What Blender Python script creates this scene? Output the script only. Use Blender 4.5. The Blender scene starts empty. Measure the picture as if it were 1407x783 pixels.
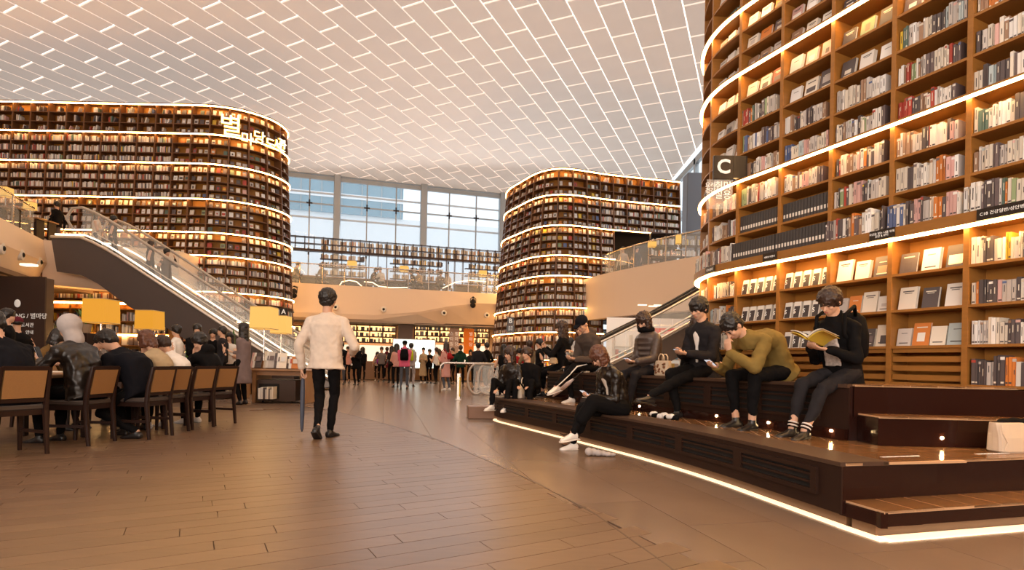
import bpy, math, random
from mathutils import Vector, Matrix, Euler
random.seed(7)
SC = bpy.context.scene
COL = SC.collection
PI = math.pi
R = math.radians
# ---------------------------------------------------------------- camera
F, EYE, ROLL = 760.0, 0.95, 0.02
cam_data = bpy.data.cameras.new('camera')
cam = bpy.data.objects.new('camera', cam_data)
COL.objects.link(cam)
cam.location = (0, 0, EYE)
cam.rotation_euler = (Matrix.Rotation(PI / 2, 3, 'X') @ Matrix.Rotation(ROLL, 3, 'Z')).to_euler()
cam_data.sensor_fit = 'HORIZONTAL'
cam_data.sensor_width = 36.0
cam_data.lens = 36.0 * F / 1407.0
cam_data.shift_x = 0.0
cam_data.shift_y = (500.0 - 391.5) / 1407.0
cam_data.clip_start = 0.05
cam_data.clip_end = 400
SC.camera = cam
# ---------------------------------------------------------------- world, lights, exposure
world = bpy.data.worlds.new('world')
SC.world = world
world.use_nodes = True
bg = world.node_tree.nodes['Background']
bg.inputs[0].default_value = (0.80, 0.91, 1.0, 1)
bg.inputs[1].default_value = 1.5
SC.view_settings.view_transform = 'Standard'
SC.view_settings.look = 'None'
SC.view_settings.gamma = 1.0
SC.view_settings.use_curve_mapping = False
SC.view_settings.exposure = 0.0
SC.cycles.use_denoising = True
SC.cycles.max_bounces = 8
SC.cycles.diffuse_bounces = 4
SC.cycles.glossy_bounces = 3
SC.cycles.transparent_max_bounces = 12
SC.cycles.caustics_reflective = False
SC.cycles.caustics_refractive = False
SC.cycles.sample_clamp_indirect = 6.0

def area(name, loc, target, sx, sy, power, col):
    d = bpy.data.lights.new(name, 'AREA')
    d.shape = 'RECTANGLE'; d.size = sx; d.size_y = sy; d.energy = power; d.color = col
    o = bpy.data.objects.new(name, d); COL.objects.link(o)
    o.location = loc
    o.rotation_euler = (Vector(target) - Vector(loc)).to_track_quat('-Z', 'Y').to_euler()
    return o
LIGHTS = [
    # daylight entering through the far glass wall
    ('window_daylight', (-4, 33.0, 8.5), (-4, 12, 3), 16, 5, 500, (0.95, 0.97, 1.0)),
    # added warm fill, no real lamps: one behind the camera, one overhead
    ('rear_fill', (-1.0, -3.0, 9.5), (-1.0, 8, 0), 16, 3, 130, (1.0, 0.76, 0.54)),
    ('overhead_fill', (-2.0, 10.0, 11.7), (-2.0, 10, 0), 18, 12, 430, (1.0, 0.80, 0.62)),
    # added unseen fill behind the camera, aimed up to brighten the ceiling
    ('ceiling_fill', (-2.0, -5.0, 3.0), (-1, 24, 12), 16, 3, 1500, (1.0, 0.88, 0.78)),
]
for a_ in LIGHTS: area(*a_)

# ---------------------------------------------------------------- pixel helpers (1407x783 frame)
cs, sn = math.cos(ROLL), math.sin(ROLL)
def UV(px, py):
    u, v = px - 703.5, 500.0 - py
    return u * cs - v * sn, u * sn + v * cs
def at(px, py, Y):
    U, V = UV(px, py)
    return Vector((U * Y / F, Y, EYE + V * Y / F))
def atz(px, py, z):
    U, V = UV(px, py)
    Y = (z - EYE) * F / V
    return Vector((U * Y / F, Y, z))
def pix(p):
    U, V = p[0] * F / p[1], (p[2] - EYE) * F / p[1]
    u, v = U * cs + V * sn, -U * sn + V * cs
    return u + 703.5, 500.0 - v

# ---------------------------------------------------------------- materials
MATS = {}
def nodes_of(m):
    m.use_nodes = True
    nt = m.node_tree
    return nt, nt.nodes, nt.links, nt.nodes['Principled BSDF']
def mat(name, col, rough=0.6, metal=0.0, emit=0.0, ecol=None, alpha=1.0, trans=0.0, noise=0.0, nscale=8.0,
        stretch=(1, 1, 1), bump=0.0, spec=0.5, coat=0.0, sheen=0.0):
    if name in MATS: return MATS[name]
    m = bpy.data.materials.new(name)
    nt, N, L, b = nodes_of(m)
    c = (col[0], col[1], col[2], 1)
    b.inputs['Base Color'].default_value = c
    b.inputs['Roughness'].default_value = rough
    b.inputs['Metallic'].default_value = metal
    b.inputs['Alpha'].default_value = alpha
    b.inputs['Transmission Weight'].default_value = trans
    b.inputs['Specular IOR Level'].default_value = spec
    b.inputs['Coat Weight'].default_value = coat
    if sheen:
        b.inputs['Sheen Weight'].default_value = sheen
    if emit:
        e = ecol or col
        b.inputs['Emission Color'].default_value = (e[0], e[1], e[2], 1)
        b.inputs['Emission Strength'].default_value = emit
    if noise or bump:
        tc = N.new('ShaderNodeTexCoord'); mp = N.new('ShaderNodeMapping'); nz = N.new('ShaderNodeTexNoise')
        mp.inputs['Scale'].default_value = stretch
        nz.inputs['Scale'].default_value = nscale; nz.inputs['Detail'].default_value = 4
        L.new(tc.outputs['Object'], mp.inputs[0]); L.new(mp.outputs[0], nz.inputs['Vector'])
        if noise:
            mx = N.new('ShaderNodeMix'); mx.data_type = 'RGBA'
            k0, k1 = max(0, 1 - noise), 1 + noise
            mx.inputs[6].default_value = (c[0] * k0, c[1] * k0, c[2] * k0, 1)
            mx.inputs[7].default_value = (min(1, c[0] * k1), min(1, c[1] * k1), min(1, c[2] * k1), 1)
            L.new(nz.outputs['Fac'], mx.inputs[0]); L.new(mx.outputs[2], b.inputs['Base Color'])
        if bump:
            bp = N.new('ShaderNodeBump'); bp.inputs['Strength'].default_value = bump
            bp.inputs['Distance'].default_value = 0.01
            L.new(nz.outputs['Fac'], bp.inputs['Height']); L.new(bp.outputs[0], b.inputs['Normal'])
    MATS[name] = m
    return m
def mat_attr(name, rough=0.6, rand=0.0, coat=0.0):
    """colour comes from the mesh's own 'Col' attribute (each book's cover colour)"""
    if name in MATS: return MATS[name]
    m = bpy.data.materials.new(name)
    nt, N, L, b = nodes_of(m)
    a = N.new('ShaderNodeAttribute'); a.attribute_name = 'Col'
    L.new(a.outputs['Color'], b.inputs['Base Color'])
    b.inputs['Roughness'].default_value = rough
    MATS[name] = m
    return m
def mat_plank(name, c0, c1, rough, stretch=(1, 1, 1), nscale=3.0, spec=0.5, rmix=0.25):
    """board material: each piece gets its own shade (object random) plus grain"""
    if name in MATS: return MATS[name]
    m = bpy.data.materials.new(name)
    nt, N, L, b = nodes_of(m)
    tc = N.new('ShaderNodeTexCoord'); mp = N.new('ShaderNodeMapping'); nz = N.new('ShaderNodeTexNoise')
    mp.inputs['Scale'].default_value = stretch
    nz.inputs['Scale'].default_value = nscale; nz.inputs['Detail'].default_value = 5
    L.new(tc.outputs['Object'], mp.inputs[0]); L.new(mp.outputs[0], nz.inputs['Vector'])
    oi = N.new('ShaderNodeObjectInfo')
    ad = N.new('ShaderNodeMath'); ad.operation = 'MULTIPLY_ADD'
    ad.inputs[1].default_value = rmix
    L.new(oi.outputs['Random'], ad.inputs[0]); L.new(nz.outputs['Fac'], ad.inputs[2])
    cr = N.new('ShaderNodeMix'); cr.data_type = 'RGBA'
    cr.inputs[6].default_value = (*c0, 1); cr.inputs[7].default_value = (*c1, 1)
    L.new(ad.outputs[0], cr.inputs[0]); L.new(cr.outputs[2], b.inputs['Base Color'])
    b.inputs['Roughness'].default_value = rough
    b.inputs['Specular IOR Level'].default_value = spec
    MATS[name] = m
    return m

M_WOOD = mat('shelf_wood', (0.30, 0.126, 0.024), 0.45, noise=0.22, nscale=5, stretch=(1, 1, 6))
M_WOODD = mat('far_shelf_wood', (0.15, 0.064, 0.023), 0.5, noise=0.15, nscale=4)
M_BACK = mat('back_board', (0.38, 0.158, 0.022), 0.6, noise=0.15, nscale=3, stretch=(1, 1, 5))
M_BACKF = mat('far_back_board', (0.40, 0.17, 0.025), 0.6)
M_LED = mat('warm_led', (1, .7, .35), emit=38.0, ecol=(1.0, 0.56, 0.19))
M_LEDF = mat('far_warm_led', (1, .7, .35), emit=32.0, ecol=(1.0, 0.53, 0.16))
M_BOOK = mat_attr('book_cover', 0.5)
M_PAGE = mat('paper', (0.80, 0.74, 0.64), 0.8)
M_BLACK = mat('black_paint', (0.010, 0.008, 0.007), 0.45, spec=.25)
M_DARKMETAL = mat('dark_metal', (0.05, 0.04, 0.035), 0.4, metal=0.6)
M_STEEL = mat('brushed_steel', (0.62, 0.56, 0.50), 0.25, metal=1.0)
M_WHITETXT = mat('white_letter', (0.85, 0.82, 0.76), 0.6, emit=0.25)
M_PLASTER = mat('cream_plaster', (0.80, 0.62, 0.46), 0.55, noise=0.03, nscale=0.6)
M_GLASS = mat('clear_glass', (0.9, 0.95, 0.95), 0.03, alpha=0.16, spec=0.6)

# ---------------------------------------------------------------- mesh builder
class MB:
    def __init__(s): s.v = []; s.f = []; s.m = []; s.c = []
    def add(s, vs, fs, mi=0, col=None):
        n = len(s.v); s.v.extend([tuple(p) for p in vs])
        for f in fs:
            s.f.append([i + n for i in f]); s.m.append(mi); s.c.append(col or (1, 1, 1))
        return s
    def obox(s, c, ax, ay, az, mi=0, col=None, cols=None):
        """oriented box from centre and three half-extent vectors"""
        c, ax, ay, az = Vector(c), Vector(ax), Vector(ay), Vector(az)
        vs = [c + ax * i + ay * j + az * k for k in (-1, 1) for j in (-1, 1) for i in (-1, 1)]
        fs = [(0, 2, 3, 1), (4, 5, 7, 6), (0, 1, 5, 4), (2, 6, 7, 3), (0, 4, 6, 2), (1, 3, 7, 5)]
        n = len(s.v); s.v.extend([tuple(p) for p in vs])
        for q, f in enumerate(fs):
            s.f.append([i + n for i in f]); s.m.append(mi); s.c.append((cols[q] if cols else col) or (1, 1, 1))
        return s
    def box(s, x0, x1, y0, y1, z0, z1, mi=0, col=None):
        return s.obox(((x0 + x1) / 2, (y0 + y1) / 2, (z0 + z1) / 2), ((x1 - x0) / 2, 0, 0), (0, (y1 - y0) / 2, 0), (0, 0, (z1 - z0) / 2), mi, col)
    def bevbox(s, x0, x1, y0, y1, z0, z1, b=0.01, mi=0):
        """box with chamfered vertical and horizontal edges"""
        rings = []
        for z, k in ((z0, b), (z0 + b, 0), (z1 - b, 0), (z1, b)):
            X0, X1, Y0, Y1 = x0 + k, x1 - k, y0 + k, y1 - k
            rings.append([(X0 + b, Y0, z), (X1 - b, Y0, z), (X1, Y0 + b, z), (X1, Y1 - b, z), (X1 - b, Y1, z), (X0 + b, Y1, z), (X0, Y1 - b, z), (X0, Y0 + b, z)])
        return s.rings(rings, mi)
    def rings(s, rings, mi=0, caps=True, closed=True, col=None):
        n = len(rings[0]); vs = [p for r in rings for p in r]; fs = []
        for a in range(len(rings) - 1):
            for i in range(n if closed else n - 1):
                j = (i + 1) % n
                fs.append((a * n + i, a * n + j, (a + 1) * n + j, (a + 1) * n + i))
        if caps:
            fs.append(tuple(range(n - 1, -1, -1))); fs.append(tuple(range((len(rings) - 1) * n, len(rings) * n)))
        return s.add(vs, fs, mi, col)
    def tube(s, pts, r, n=8, mi=0, rs=None):
        pts = [Vector(p) for p in pts]; rings = []
        up0 = None
        for i, p in enumerate(pts):
            d = (pts[min(i + 1, len(pts) - 1)] - pts[max(i - 1, 0)]).normalized()
            up = Vector((0, 0, 1)) if abs(d.z) < 0.95 else Vector((1, 0, 0))
            if up0 is not None: up = up0
            a = d.cross(up)
            if a.length < 1e-4: a = d.cross(Vector((0, 1, 0)))
            a.normalize(); b = a.cross(d).normalized(); up0 = b
            rr = rs[i] if rs else r
            rings.append([p + a * (math.cos(2 * PI * k / n) * rr) + b * (math.sin(2 * PI * k / n) * rr) for k in range(n)])
        return s.rings(rings, mi)
    def cap(s, p0, p1, r0, r1, n=10, mi=0, fl=1.0, side=None):
        """tapered capsule; fl flattens along the axis perpendicular to 'side'"""
        p0, p1 = Vector(p0), Vector(p1); d = p1 - p0
        L = d.length; d = d.normalized() if L > 1e-6 else Vector((0, 0, 1))
        a = Vector(side) if side is not None else (Vector((0, 0, 1)) if abs(d.z) < .9 else Vector((1, 0, 0)))
        a = (a - d * a.dot(d)).normalized(); b = d.cross(a)
        rings = []
        for t in (-0.98, -0.75, -0.4): rings.append((p0 + d * (t * r0), r0 * math.sqrt(1 - t * t)))
        rings.append((p0, r0)); rings.append((p1, r1))
        for t in (0.4, 0.75, 0.98): rings.append((p1 + d * (t * r1), r1 * math.sqrt(1 - t * t)))
        return s.rings([[c + a * (math.cos(2 * PI * k / n) * r) + b * (math.sin(2 * PI * k / n) * r * fl) for k in range(n)] for c, r in rings], mi)
    def ell(s, c, fr, rx, ry, rz, n=14, m=9, mi=0, col=None):
        """ellipsoid in a frame fr=(right, fwd, up)"""
        c = Vector(c); X, Y, Z = fr; rings = []
        for j in range(m):
            t = -PI / 2 + PI * (j + .35) / (m - .3)
            cz, cr = math.sin(t), math.cos(t)
            rings.append([c + Z * (cz * rz) + X * (math.cos(2 * PI * k / n) * rx * cr) + Y * (math.sin(2 * PI * k / n) * ry * cr) for k in range(n)])
        return s.rings(rings, mi, col=col)
    def loft(s, secs, n=16, mi=0, pw=2.0):
        """secs: (centre, right vec, fwd vec) with radii baked into the vectors"""
        rings = []
        for c, a, b in secs:
            c, a, b = Vector(c), Vector(a), Vector(b); rg = []
            for k in range(n):
                t = 2 * PI * k / n; x, y = math.cos(t), math.sin(t)
                e = 2.0 / pw
                x = math.copysign(abs(x) ** e, x); y = math.copysign(abs(y) ** e, y)
                rg.append(c + a * x + b * y)
            rings.append(rg)
        return s.rings(rings, mi)
    def prism(s, poly, z0, z1, mi=0):
        return s.rings([[(x, y, z0) for x, y in poly], [(x, y, z1) for x, y in poly]], mi)
    def mesh(s, name, mats, smooth=False, col=False):
        me = bpy.data.meshes.new(name)
        me.from_pydata(s.v, [], s.f)
        for m in mats: me.materials.append(m)
        if any(s.m): me.polygons.foreach_set('material_index', s.m)
        if smooth: me.polygons.foreach_set('use_smooth', [True] * len(s.f))
        if col:
            ca = me.color_attributes.new('Col', 'FLOAT_COLOR', 'CORNER')
            data = []
            for f, c in zip(s.f, s.c): data.extend([c[0], c[1], c[2], 1.0] * len(f))
            ca.data.foreach_set('color', data)
        me.update()
        return me
    def build(s, name, mats, parent=None, smooth=False, col=False, loc=None):
        if not isinstance(mats, (list, tuple)): mats = [mats]
        o = bpy.data.objects.new(name, s.mesh(name, mats, smooth, col))
        COL.objects.link(o)
        if parent: o.parent = parent
        if loc is not None: o.location = loc
        return o

def tag(o, label=None, cat=None, group=None, kind=None):
    if label: o['label'] = label
    if cat: o['category'] = cat
    if group: o['group'] = group
    if kind: o['kind'] = kind
    return o
def empty(name, loc=(0, 0, 0), rz=0.0, label=None, cat=None, group=None, parent=None):
    o = bpy.data.objects.new(name, None); COL.objects.link(o)
    o.location = loc; o.rotation_euler = (0, 0, rz); o.empty_display_size = .1
    if parent: o.parent = parent
    return tag(o, label, cat, group)
def link_mesh(name, me, parent=None, loc=None, rot=None):
    o = bpy.data.objects.new(name, me); COL.objects.link(o)
    if parent: o.parent = parent
    if loc is not None: o.location = loc
    if rot is not None: o.rotation_euler = rot
    return o
def copy_tree(o, parent=None):
    c = o.copy(); COL.objects.link(c)
    if parent: c.parent = parent
    for ch in list(o.children): copy_tree(ch, c)
    return c
TXT = {}
def text(name, body, size, m, loc, rot, parent=None, extrude=0.004, align='CENTER', bold=0.0, kind=None):
    cu = bpy.data.curves.new(name, 'FONT'); cu.body = body; cu.size = size; cu.extrude = extrude
    cu.align_x = align; cu.align_y = 'CENTER'; cu.offset = bold; cu.resolution_u = 3
    cu.materials.append(m)
    key = (body, round(size, 4), extrude, align, bold, m.name)
    o = bpy.data.objects.new(name, bpy.data.meshes.new(name)); COL.objects.link(o)
    TXT.setdefault(key, [cu, []])[1].append(o)
    o.location = loc; o.rotation_euler = rot
    if parent: o.parent = parent
    return o
ORD = ['first', 'second', 'third', 'fourth', 'fifth', 'sixth', 'seventh', 'eighth', 'ninth', 'tenth', 'eleventh', 'twelfth',
       'thirteenth', 'fourteenth', 'fifteenth', 'sixteenth', 'seventeenth', 'eighteenth', 'nineteenth', 'twentieth', 'twenty-first', 'twenty-second', 'twenty-third', 'twenty-fourth', 'twenty-fifth', 'twenty-sixth', 'twenty-seventh', 'twenty-eighth'] + ['last'] * 40
# ================================================================ floor
M_FLOORBASE = mat('floor_screed', (0.10, 0.055, 0.03), 0.6)
M_PLANK = mat_plank('floor_plank', (0.100, 0.056, 0.032), (0.178, 0.106, 0.063), 0.34, stretch=(1, 9, 1), nscale=2.2, rmix=0.45)
M_TILE = mat_plank('floor_tile', (0.15, 0.098, 0.07), (0.21, 0.145, 0.105), 0.27, nscale=1.5, rmix=0.4)
floor = MB().box(-30, 22, -9, 45, -0.25, -0.012).build('floor', M_FLOORBASE)
tag(floor, 'brown floor of wooden planks and stone tiles', 'floor', kind='structure')
def clip(poly, ax, ay, c):
    """keep the part of poly where ax*x+ay*y <= c"""
    out = []
    for i in range(len(poly)):
        p, q = poly[i], poly[(i + 1) % len(poly)]
        dp, dq = ax * p[0] + ay * p[1] - c, ax * q[0] + ay * q[1] - c
        if dp <= 0: out.append(p)
        if (dp < 0) != (dq < 0) and abs(dp - dq) > 1e-9:
            t = dp / (dp - dq); out.append((p[0] + (q[0] - p[0]) * t, p[1] + (q[1] - p[1]) * t))
    return out
# boundary between planks (left, near) and tiles (far, right): a broad arc
BND = [atz(20, 545, 0), atz(425, 556, 0), atz(520, 580, 0), atz(600, 603, 0), atz(660, 628, 0), atz(720, 655, 0), atz(790, 690, 0), atz(868, 735, 0), atz(925, 783, 0), (2.6, .6, 0)]
BND = [(p[0], p[1]) for p in BND]
BND.sort()
def fb(x):
    if x <= BND[0][0]: return BND[0][1]
    for (x0, y0), (x1, y1) in zip(BND[:-1], BND[1:]):
        if x <= x1: return y0 + (y1 - y0) * (x - x0) / (x1 - x0)
    return BND[-1][1]
def clip_bound(poly, keep_tile):
    """cut a piece along the plank / tile boundary y = fb(x)"""
    x0, x1 = min(p[0] for p in poly), max(p[0] for p in poly)
    if x1 - x0 < 1e-6: return poly
    y0, y1 = fb(x0), fb(x1); k = (y1 - y0) / (x1 - x0); c = y0 - k * x0      # y = k x + c
    return clip(poly, k, -1, -c + .10) if keep_tile else clip(poly, -k, 1, c - .004)
pieces = {'plank': [], 'tile': []}
ang = R(60.0)                                  # run of the planks, measured from +Y towards +X
du, dv = (math.sin(ang), math.cos(ang)), (-math.cos(ang), math.sin(ang))
PW, PL, J = 0.155, 1.25, 0.0022
random.seed(11)
for j in range(-40, 110):
    off = random.random() * PL
    for i in range(-14, 16):
        u0 = i * PL + off; v0 = j * PW
        q = [(u0 + J, v0 + J), (u0 + PL - J, v0 + J), (u0 + PL - J, v0 + PW - J), (u0 + J, v0 + PW - J)]
        poly = [(a * du[0] + b * dv[0], a * du[1] + b * dv[1]) for a, b in q]
        cx = sum(p[0] for p in poly) / 4; cy = sum(p[1] for p in poly) / 4
        if cx < -9.5 or cx > 3.4 or cy < 0.6 or cy > 10.5: continue
        poly = clip_bound(poly, False)
        if len(poly) >= 3: pieces['plank'].append((cx, cy, poly))
ang = R(-13.0)
du, dv = (math.sin(ang), math.cos(ang)), (math.cos(ang), -math.sin(ang))
TW, TL = 0.6, 1.2
for j in range(-16, 18):
    off = (j % 2) * TL / 2
    for i in range(-2, 26):
        u0 = i * TL + off; v0 = j * TW
        q = [(u0 + J, v0 + J), (u0 + TL - J, v0 + J), (u0 + TL - J, v0 + TW - J), (u0 + J, v0 + TW - J)]
        poly = [(a * du[0] + b * dv[0], a * du[1] + b * dv[1]) for a, b in q]
        cx = sum(p[0] for p in poly) / 4; cy = sum(p[1] for p in poly) / 4
        if cx < -13 or cx > 8 or cy < 0.6 or cy > 28: continue
        poly = clip_bound(poly, True)
        if len(poly) >= 3: pieces['tile'].append((cx, cy, poly))
for nm, m_, lim in (('plank', M_PLANK, 300), ('tile', M_TILE, 240)):
    lst = sorted(pieces[nm], key=lambda t: t[0] ** 2 + t[1] ** 2)
    lst = [t for t in lst if t[1] > .9 and abs(t[0]) < t[1] * 1.1 + .6] + [t for t in lst if not (t[1] > .9 and abs(t[0]) < t[1] * 1.1 + .6)]
    rest = MB()
    for k, (cx, cy, poly) in enumerate(lst):
        if len(poly) < 3: continue
        a = 0.0
        if k < lim:
            b = MB().prism([(x - cx, y - cy) for x, y in poly], -0.011, random.uniform(-.0004, .0004) - (.0016 if nm == 'tile' else 0))
            o = b.build(nm, m_, floor); o.location = (cx, cy, 0)
        else:
            rest.prism(poly, -0.011, -.0016 if nm == 'tile' else 0)
    if rest.v: tag(rest.build(nm + 's', m_, floor), kind='stuff')

mb = MB(); rg = []
xs_b = [BND[0][0] + (BND[-1][0] - BND[0][0]) * i / 60 for i in range(61)]
for x in xs_b: rg.append([(x, fb(x) - .022, -.008), (x, fb(x) + .022, -.008), (x, fb(x) + .022, .0012), (x, fb(x) - .022, .0012)])
mb.rings(rg).build('threshold_strip', mat('threshold_brown', (.10, .060, .040), .4), floor)
# ================================================================ ceiling
def ceil_z(x, y):
    d = max(0, 34 + .285 * (x + 7.3) - y)
    return 11.95 + 0.9 * (1 - math.exp(-d / 9.0)) * math.exp(-((x + 3) / 16) ** 2)
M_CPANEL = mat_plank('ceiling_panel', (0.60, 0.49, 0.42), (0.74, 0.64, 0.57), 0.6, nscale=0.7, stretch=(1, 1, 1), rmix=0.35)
# thin perforated panels with faint emission standing in for daylight through them
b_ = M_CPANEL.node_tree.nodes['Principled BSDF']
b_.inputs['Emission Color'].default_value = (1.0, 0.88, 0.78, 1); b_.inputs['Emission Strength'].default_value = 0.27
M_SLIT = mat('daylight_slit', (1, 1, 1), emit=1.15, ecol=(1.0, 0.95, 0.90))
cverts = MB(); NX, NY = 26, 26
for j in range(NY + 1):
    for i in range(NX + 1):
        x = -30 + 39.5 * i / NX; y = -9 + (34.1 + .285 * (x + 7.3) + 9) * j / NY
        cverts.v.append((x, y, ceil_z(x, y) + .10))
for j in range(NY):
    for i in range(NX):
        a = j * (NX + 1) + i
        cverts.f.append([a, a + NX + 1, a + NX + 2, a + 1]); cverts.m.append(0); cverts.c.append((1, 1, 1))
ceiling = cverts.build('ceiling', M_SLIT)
tag(ceiling, 'vaulted white ceiling of staggered panels with daylight slits', 'ceiling', kind='structure')
ang = R(24.5)
d1, d2 = (math.sin(ang), math.cos(ang)), (math.cos(ang), -math.sin(ang))
CW, CL, CJ = 0.86, 1.75, 0.042
cp = []
for j in range(-60, 60):
    for i in range(-16, 40):
        u0 = i * CL + (j % 2) * CL * .5 + (j % 3) * .12; v0 = j * CW
        q = [(u0 + CJ, v0 + CJ * .6), (u0 + CL - CJ, v0 + CJ * .6), (u0 + CL - CJ, v0 + CW - CJ * .6), (u0 + CJ, v0 + CW - CJ * .6)]
        pl = [(a * d1[0] + b * d2[0], a * d1[1] + b * d2[1]) for a, b in q]
        pl = clip(pl, -.285, 1, 34 + .285 * 7.3 - .05)
        if len(pl) >= 3: pl = clip(pl, 1, 0, 9.35)
        if len(pl) >= 3: pl = clip(pl, -1, 0, 29.9)
        if len(pl) >= 3: pl = clip(pl, 0, -1, 8.9)
        if len(pl) < 3: continue
        cx = sum(p[0] for p in pl) / len(pl); cy = sum(p[1] for p in pl) / len(pl)
        vis_ = cy > 14.5 and abs(cx) < cy * .97
        cp.append((0 if vis_ else 1, cy, cx, pl))
random.seed(5)
cp.sort(key=lambda t: (t[0], t[1]))
rest = MB()
for k, (vv, cy, cx, pl) in enumerate(cp):
    cz = ceil_z(cx, cy)
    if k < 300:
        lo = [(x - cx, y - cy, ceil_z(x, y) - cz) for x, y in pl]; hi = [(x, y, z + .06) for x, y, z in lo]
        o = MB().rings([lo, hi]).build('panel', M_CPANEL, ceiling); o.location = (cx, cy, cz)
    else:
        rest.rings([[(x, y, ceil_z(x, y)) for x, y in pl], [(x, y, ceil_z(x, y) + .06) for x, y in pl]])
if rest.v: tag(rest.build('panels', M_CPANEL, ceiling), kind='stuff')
# the rest of the hall shell, behind and beside the camera
for nm_, bx in (('wall_near', (-30, 9.6, -9.2, -9, 0, 12.9)), ('wall_far_left', (-30.2, -30, -9, 32, 0, 12.9)), ('wall_far_right', (9.6, 9.8, -9, 12, 0, 12.9))):
    MB().box(*bx).build(nm_, M_PLASTER)['kind'] = 'structure'

# ================================================================ far window wall
WD = Vector((.962, .274, 0)); WN = Vector((.274, -.962, 0))
W0 = Vector((-7.3, 34.0, 0))
def wall_at(px, dist=0.0):
    """point of the window wall line (moved dist towards the hall) under picture column px at the horizon"""
    U = (px - 703.5)
    o = W0 + WN * dist
    t = (U / F * o.y - o.x) / (WD.x - U / F * WD.y)
    return o + WD * t
M_FRAME = mat('grey_steel_frame', (0.42, 0.44, 0.45), 0.35, metal=0.5)
M_WGLASS = mat('window_glass', (0.80, 0.90, 0.95), 0.02, alpha=0.10, spec=0.7)
window = empty('window_1', W0, math.atan2(WD.y, WD.x), 'tall far glass wall with steel columns and clamped panes', 'window')
window['kind'] = 'structure'
def wl(px, base=5.0):        # local x of a column px, judged half-way up
    return (wall_at(px) - W0).dot(WD)
cols_px = [340, 459, 578, 686]; thin_px = [388, 421, 500, 540, 613, 650]
for c_ in cols_px:
    x = wl(c_); MB().bevbox(x - .2, x + .2, -.25, .25, 4.4, 12.05, .04).build('column', M_FRAME, window)
for c_ in [760, 850]:
    x = wl(c_); MB().bevbox(x - .2, x + .2, -.25, .25, 4.4, 12.05, .04).build('column', M_FRAME, window)
for c_ in thin_px:
    x = wl(c_); b = MB().box(x - .035, x + .035, -.05, .05, 4.4, 11.8)
    b.build('mullion', M_FRAME, window)
    for z in (10.2, 7.35):
        MB().box(x - .17, x + .17, -.09, -.05, z - .045, z + .045).box(x - .045, x + .045, -.09, -.05, z - .2, z + .2).build('glass_clamp', M_DARKMETAL, window)
for z, t in ((11.75, .12), (10.2, .03), (12.0, .10)):
    MB().box(-9, 20, -.08, .08, z - t, z + t).build('transom', M_FRAME, window)
for z in (9.5, 11.0):
    MB().box(-9, 20, .5, .58, z - .05, z + .05).build('outer_rail', mat('white_rail', (.8, .82, .85), .4), window)
xs = sorted([wl(c) for c in cols_px + thin_px + [760, 850]] + [-9, 20])
for a, b_ in zip(xs[:-1], xs[1:]):
    for z0, z1 in ((4.4, 7.33), (7.37, 10.17), (10.23, 11.63)):
        MB().box(a + .04, b_ - .04, -.012, .012, z0, z1).build('pane', M_WGLASS, window)
# right-hand glass wall running towards the camera
rw = empty('window_2', (9.45, 0, 0), 0, 'side glass wall behind the right bookcase', 'window'); rw['kind'] = 'structure'
MB().box(-.1, .1, 12, 38.8, 11.6, 11.95).build('transom', M_FRAME, rw)
for y in (13, 17, 21, 25, 29, 33, 37):
    MB().box(-.1, .1, y - .12, y + .12, 4.4, 11.9).build('column', M_FRAME, rw)
MB().box(-.08, .08, 12, 38.8, 9.3, 9.4).build('transom', M_FRAME, rw)
for y in (13, 17, 21, 25, 29, 33):
    MB().box(-.01, .01, y + .13, y + 3.87, 4.4, 11.6).build('pane', M_WGLASS, rw)
MB().box(9.3, 9.6, 12, 40, 0, 4.4).build('wall_right', M_PLASTER)['kind'] = 'structure'
gp = MB().bevbox(8.45, 9.2, 27.2, 28.0, 4.4, 10.55, .03).build('column', mat('grey_cladding', (.20, .20, .22), .5)); gp['kind'] = 'structure'
tag(gp, 'grey clad column beside the far corner glass', 'column')

# the street outside: pale tower block with bluish glazing
M_SKYB = mat('pale_facade', (0.86, 0.88, 0.90), 0.5)
M_BLUEG = mat('blue_glazing', (0.22, 0.36, 0.44), 0.15, spec=0.8, noise=.25, nscale=.25)
outb = empty('office_block', (-14, 62, 0), math.atan2(WD.y, WD.x), 'pale office block with blue glazing seen through the far window', 'building')
MB().box(-22, 30, 0, 8, 0, 17).build('wall', M_SKYB, outb)
MB().box(-22, 1.4, -.4, 8, 17, 27).build('glazing', M_BLUEG, outb)
for k in range(12):
    MB().box(-22 + k * 2.1, -21.92 + k * 2.1, -.46, -.4, 17, 27).build('mullion', M_FRAME, outb)
for z in (18.6, 21.2):
    MB().box(-22, 1.4, -.5, -.4, z, z + .5).build('band', M_SKYB, outb)
# ================================================================ bookcase towers
PAL = [((.80, .76, .70), 'white', 6), ((.74, .66, .55), 'cream', 8), ((.55, .50, .46), 'grey', 6), ((.10, .08, .08), 'black', 7), ((.16, .12, .12), 'dark brown', 4),
       ((.42, .06, .04), 'red', 2), ((.62, .20, .04), 'orange', .8), ((.70, .47, .05), 'yellow', .8), ((.10, .16, .13), 'dark green', .9), ((.30, .38, .20), 'olive', .7),
       ((.10, .14, .28), 'navy', .9), ((.46, .54, .55), 'pale blue', 1.0), ((.66, .40, .36), 'pink', 1.4), ((.36, .22, .14), 'brown', 3.2), ((.85, .84, .82), 'pale', 4)]
def pick(pal=PAL):
    t = random.random() * sum(p[2] for p in pal)
    for p in pal:
        t -= p[2]
        if t <= 0: break
    k = random.uniform(.82, 1.12)
    return tuple(min(.92, c * k) for c in p[0]), p[1]
PALE = [p for p in PAL if p[1] in ('white', 'cream', 'pale', 'grey', 'pink', 'pale blue', 'yellow', 'orange', 'black')]
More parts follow.
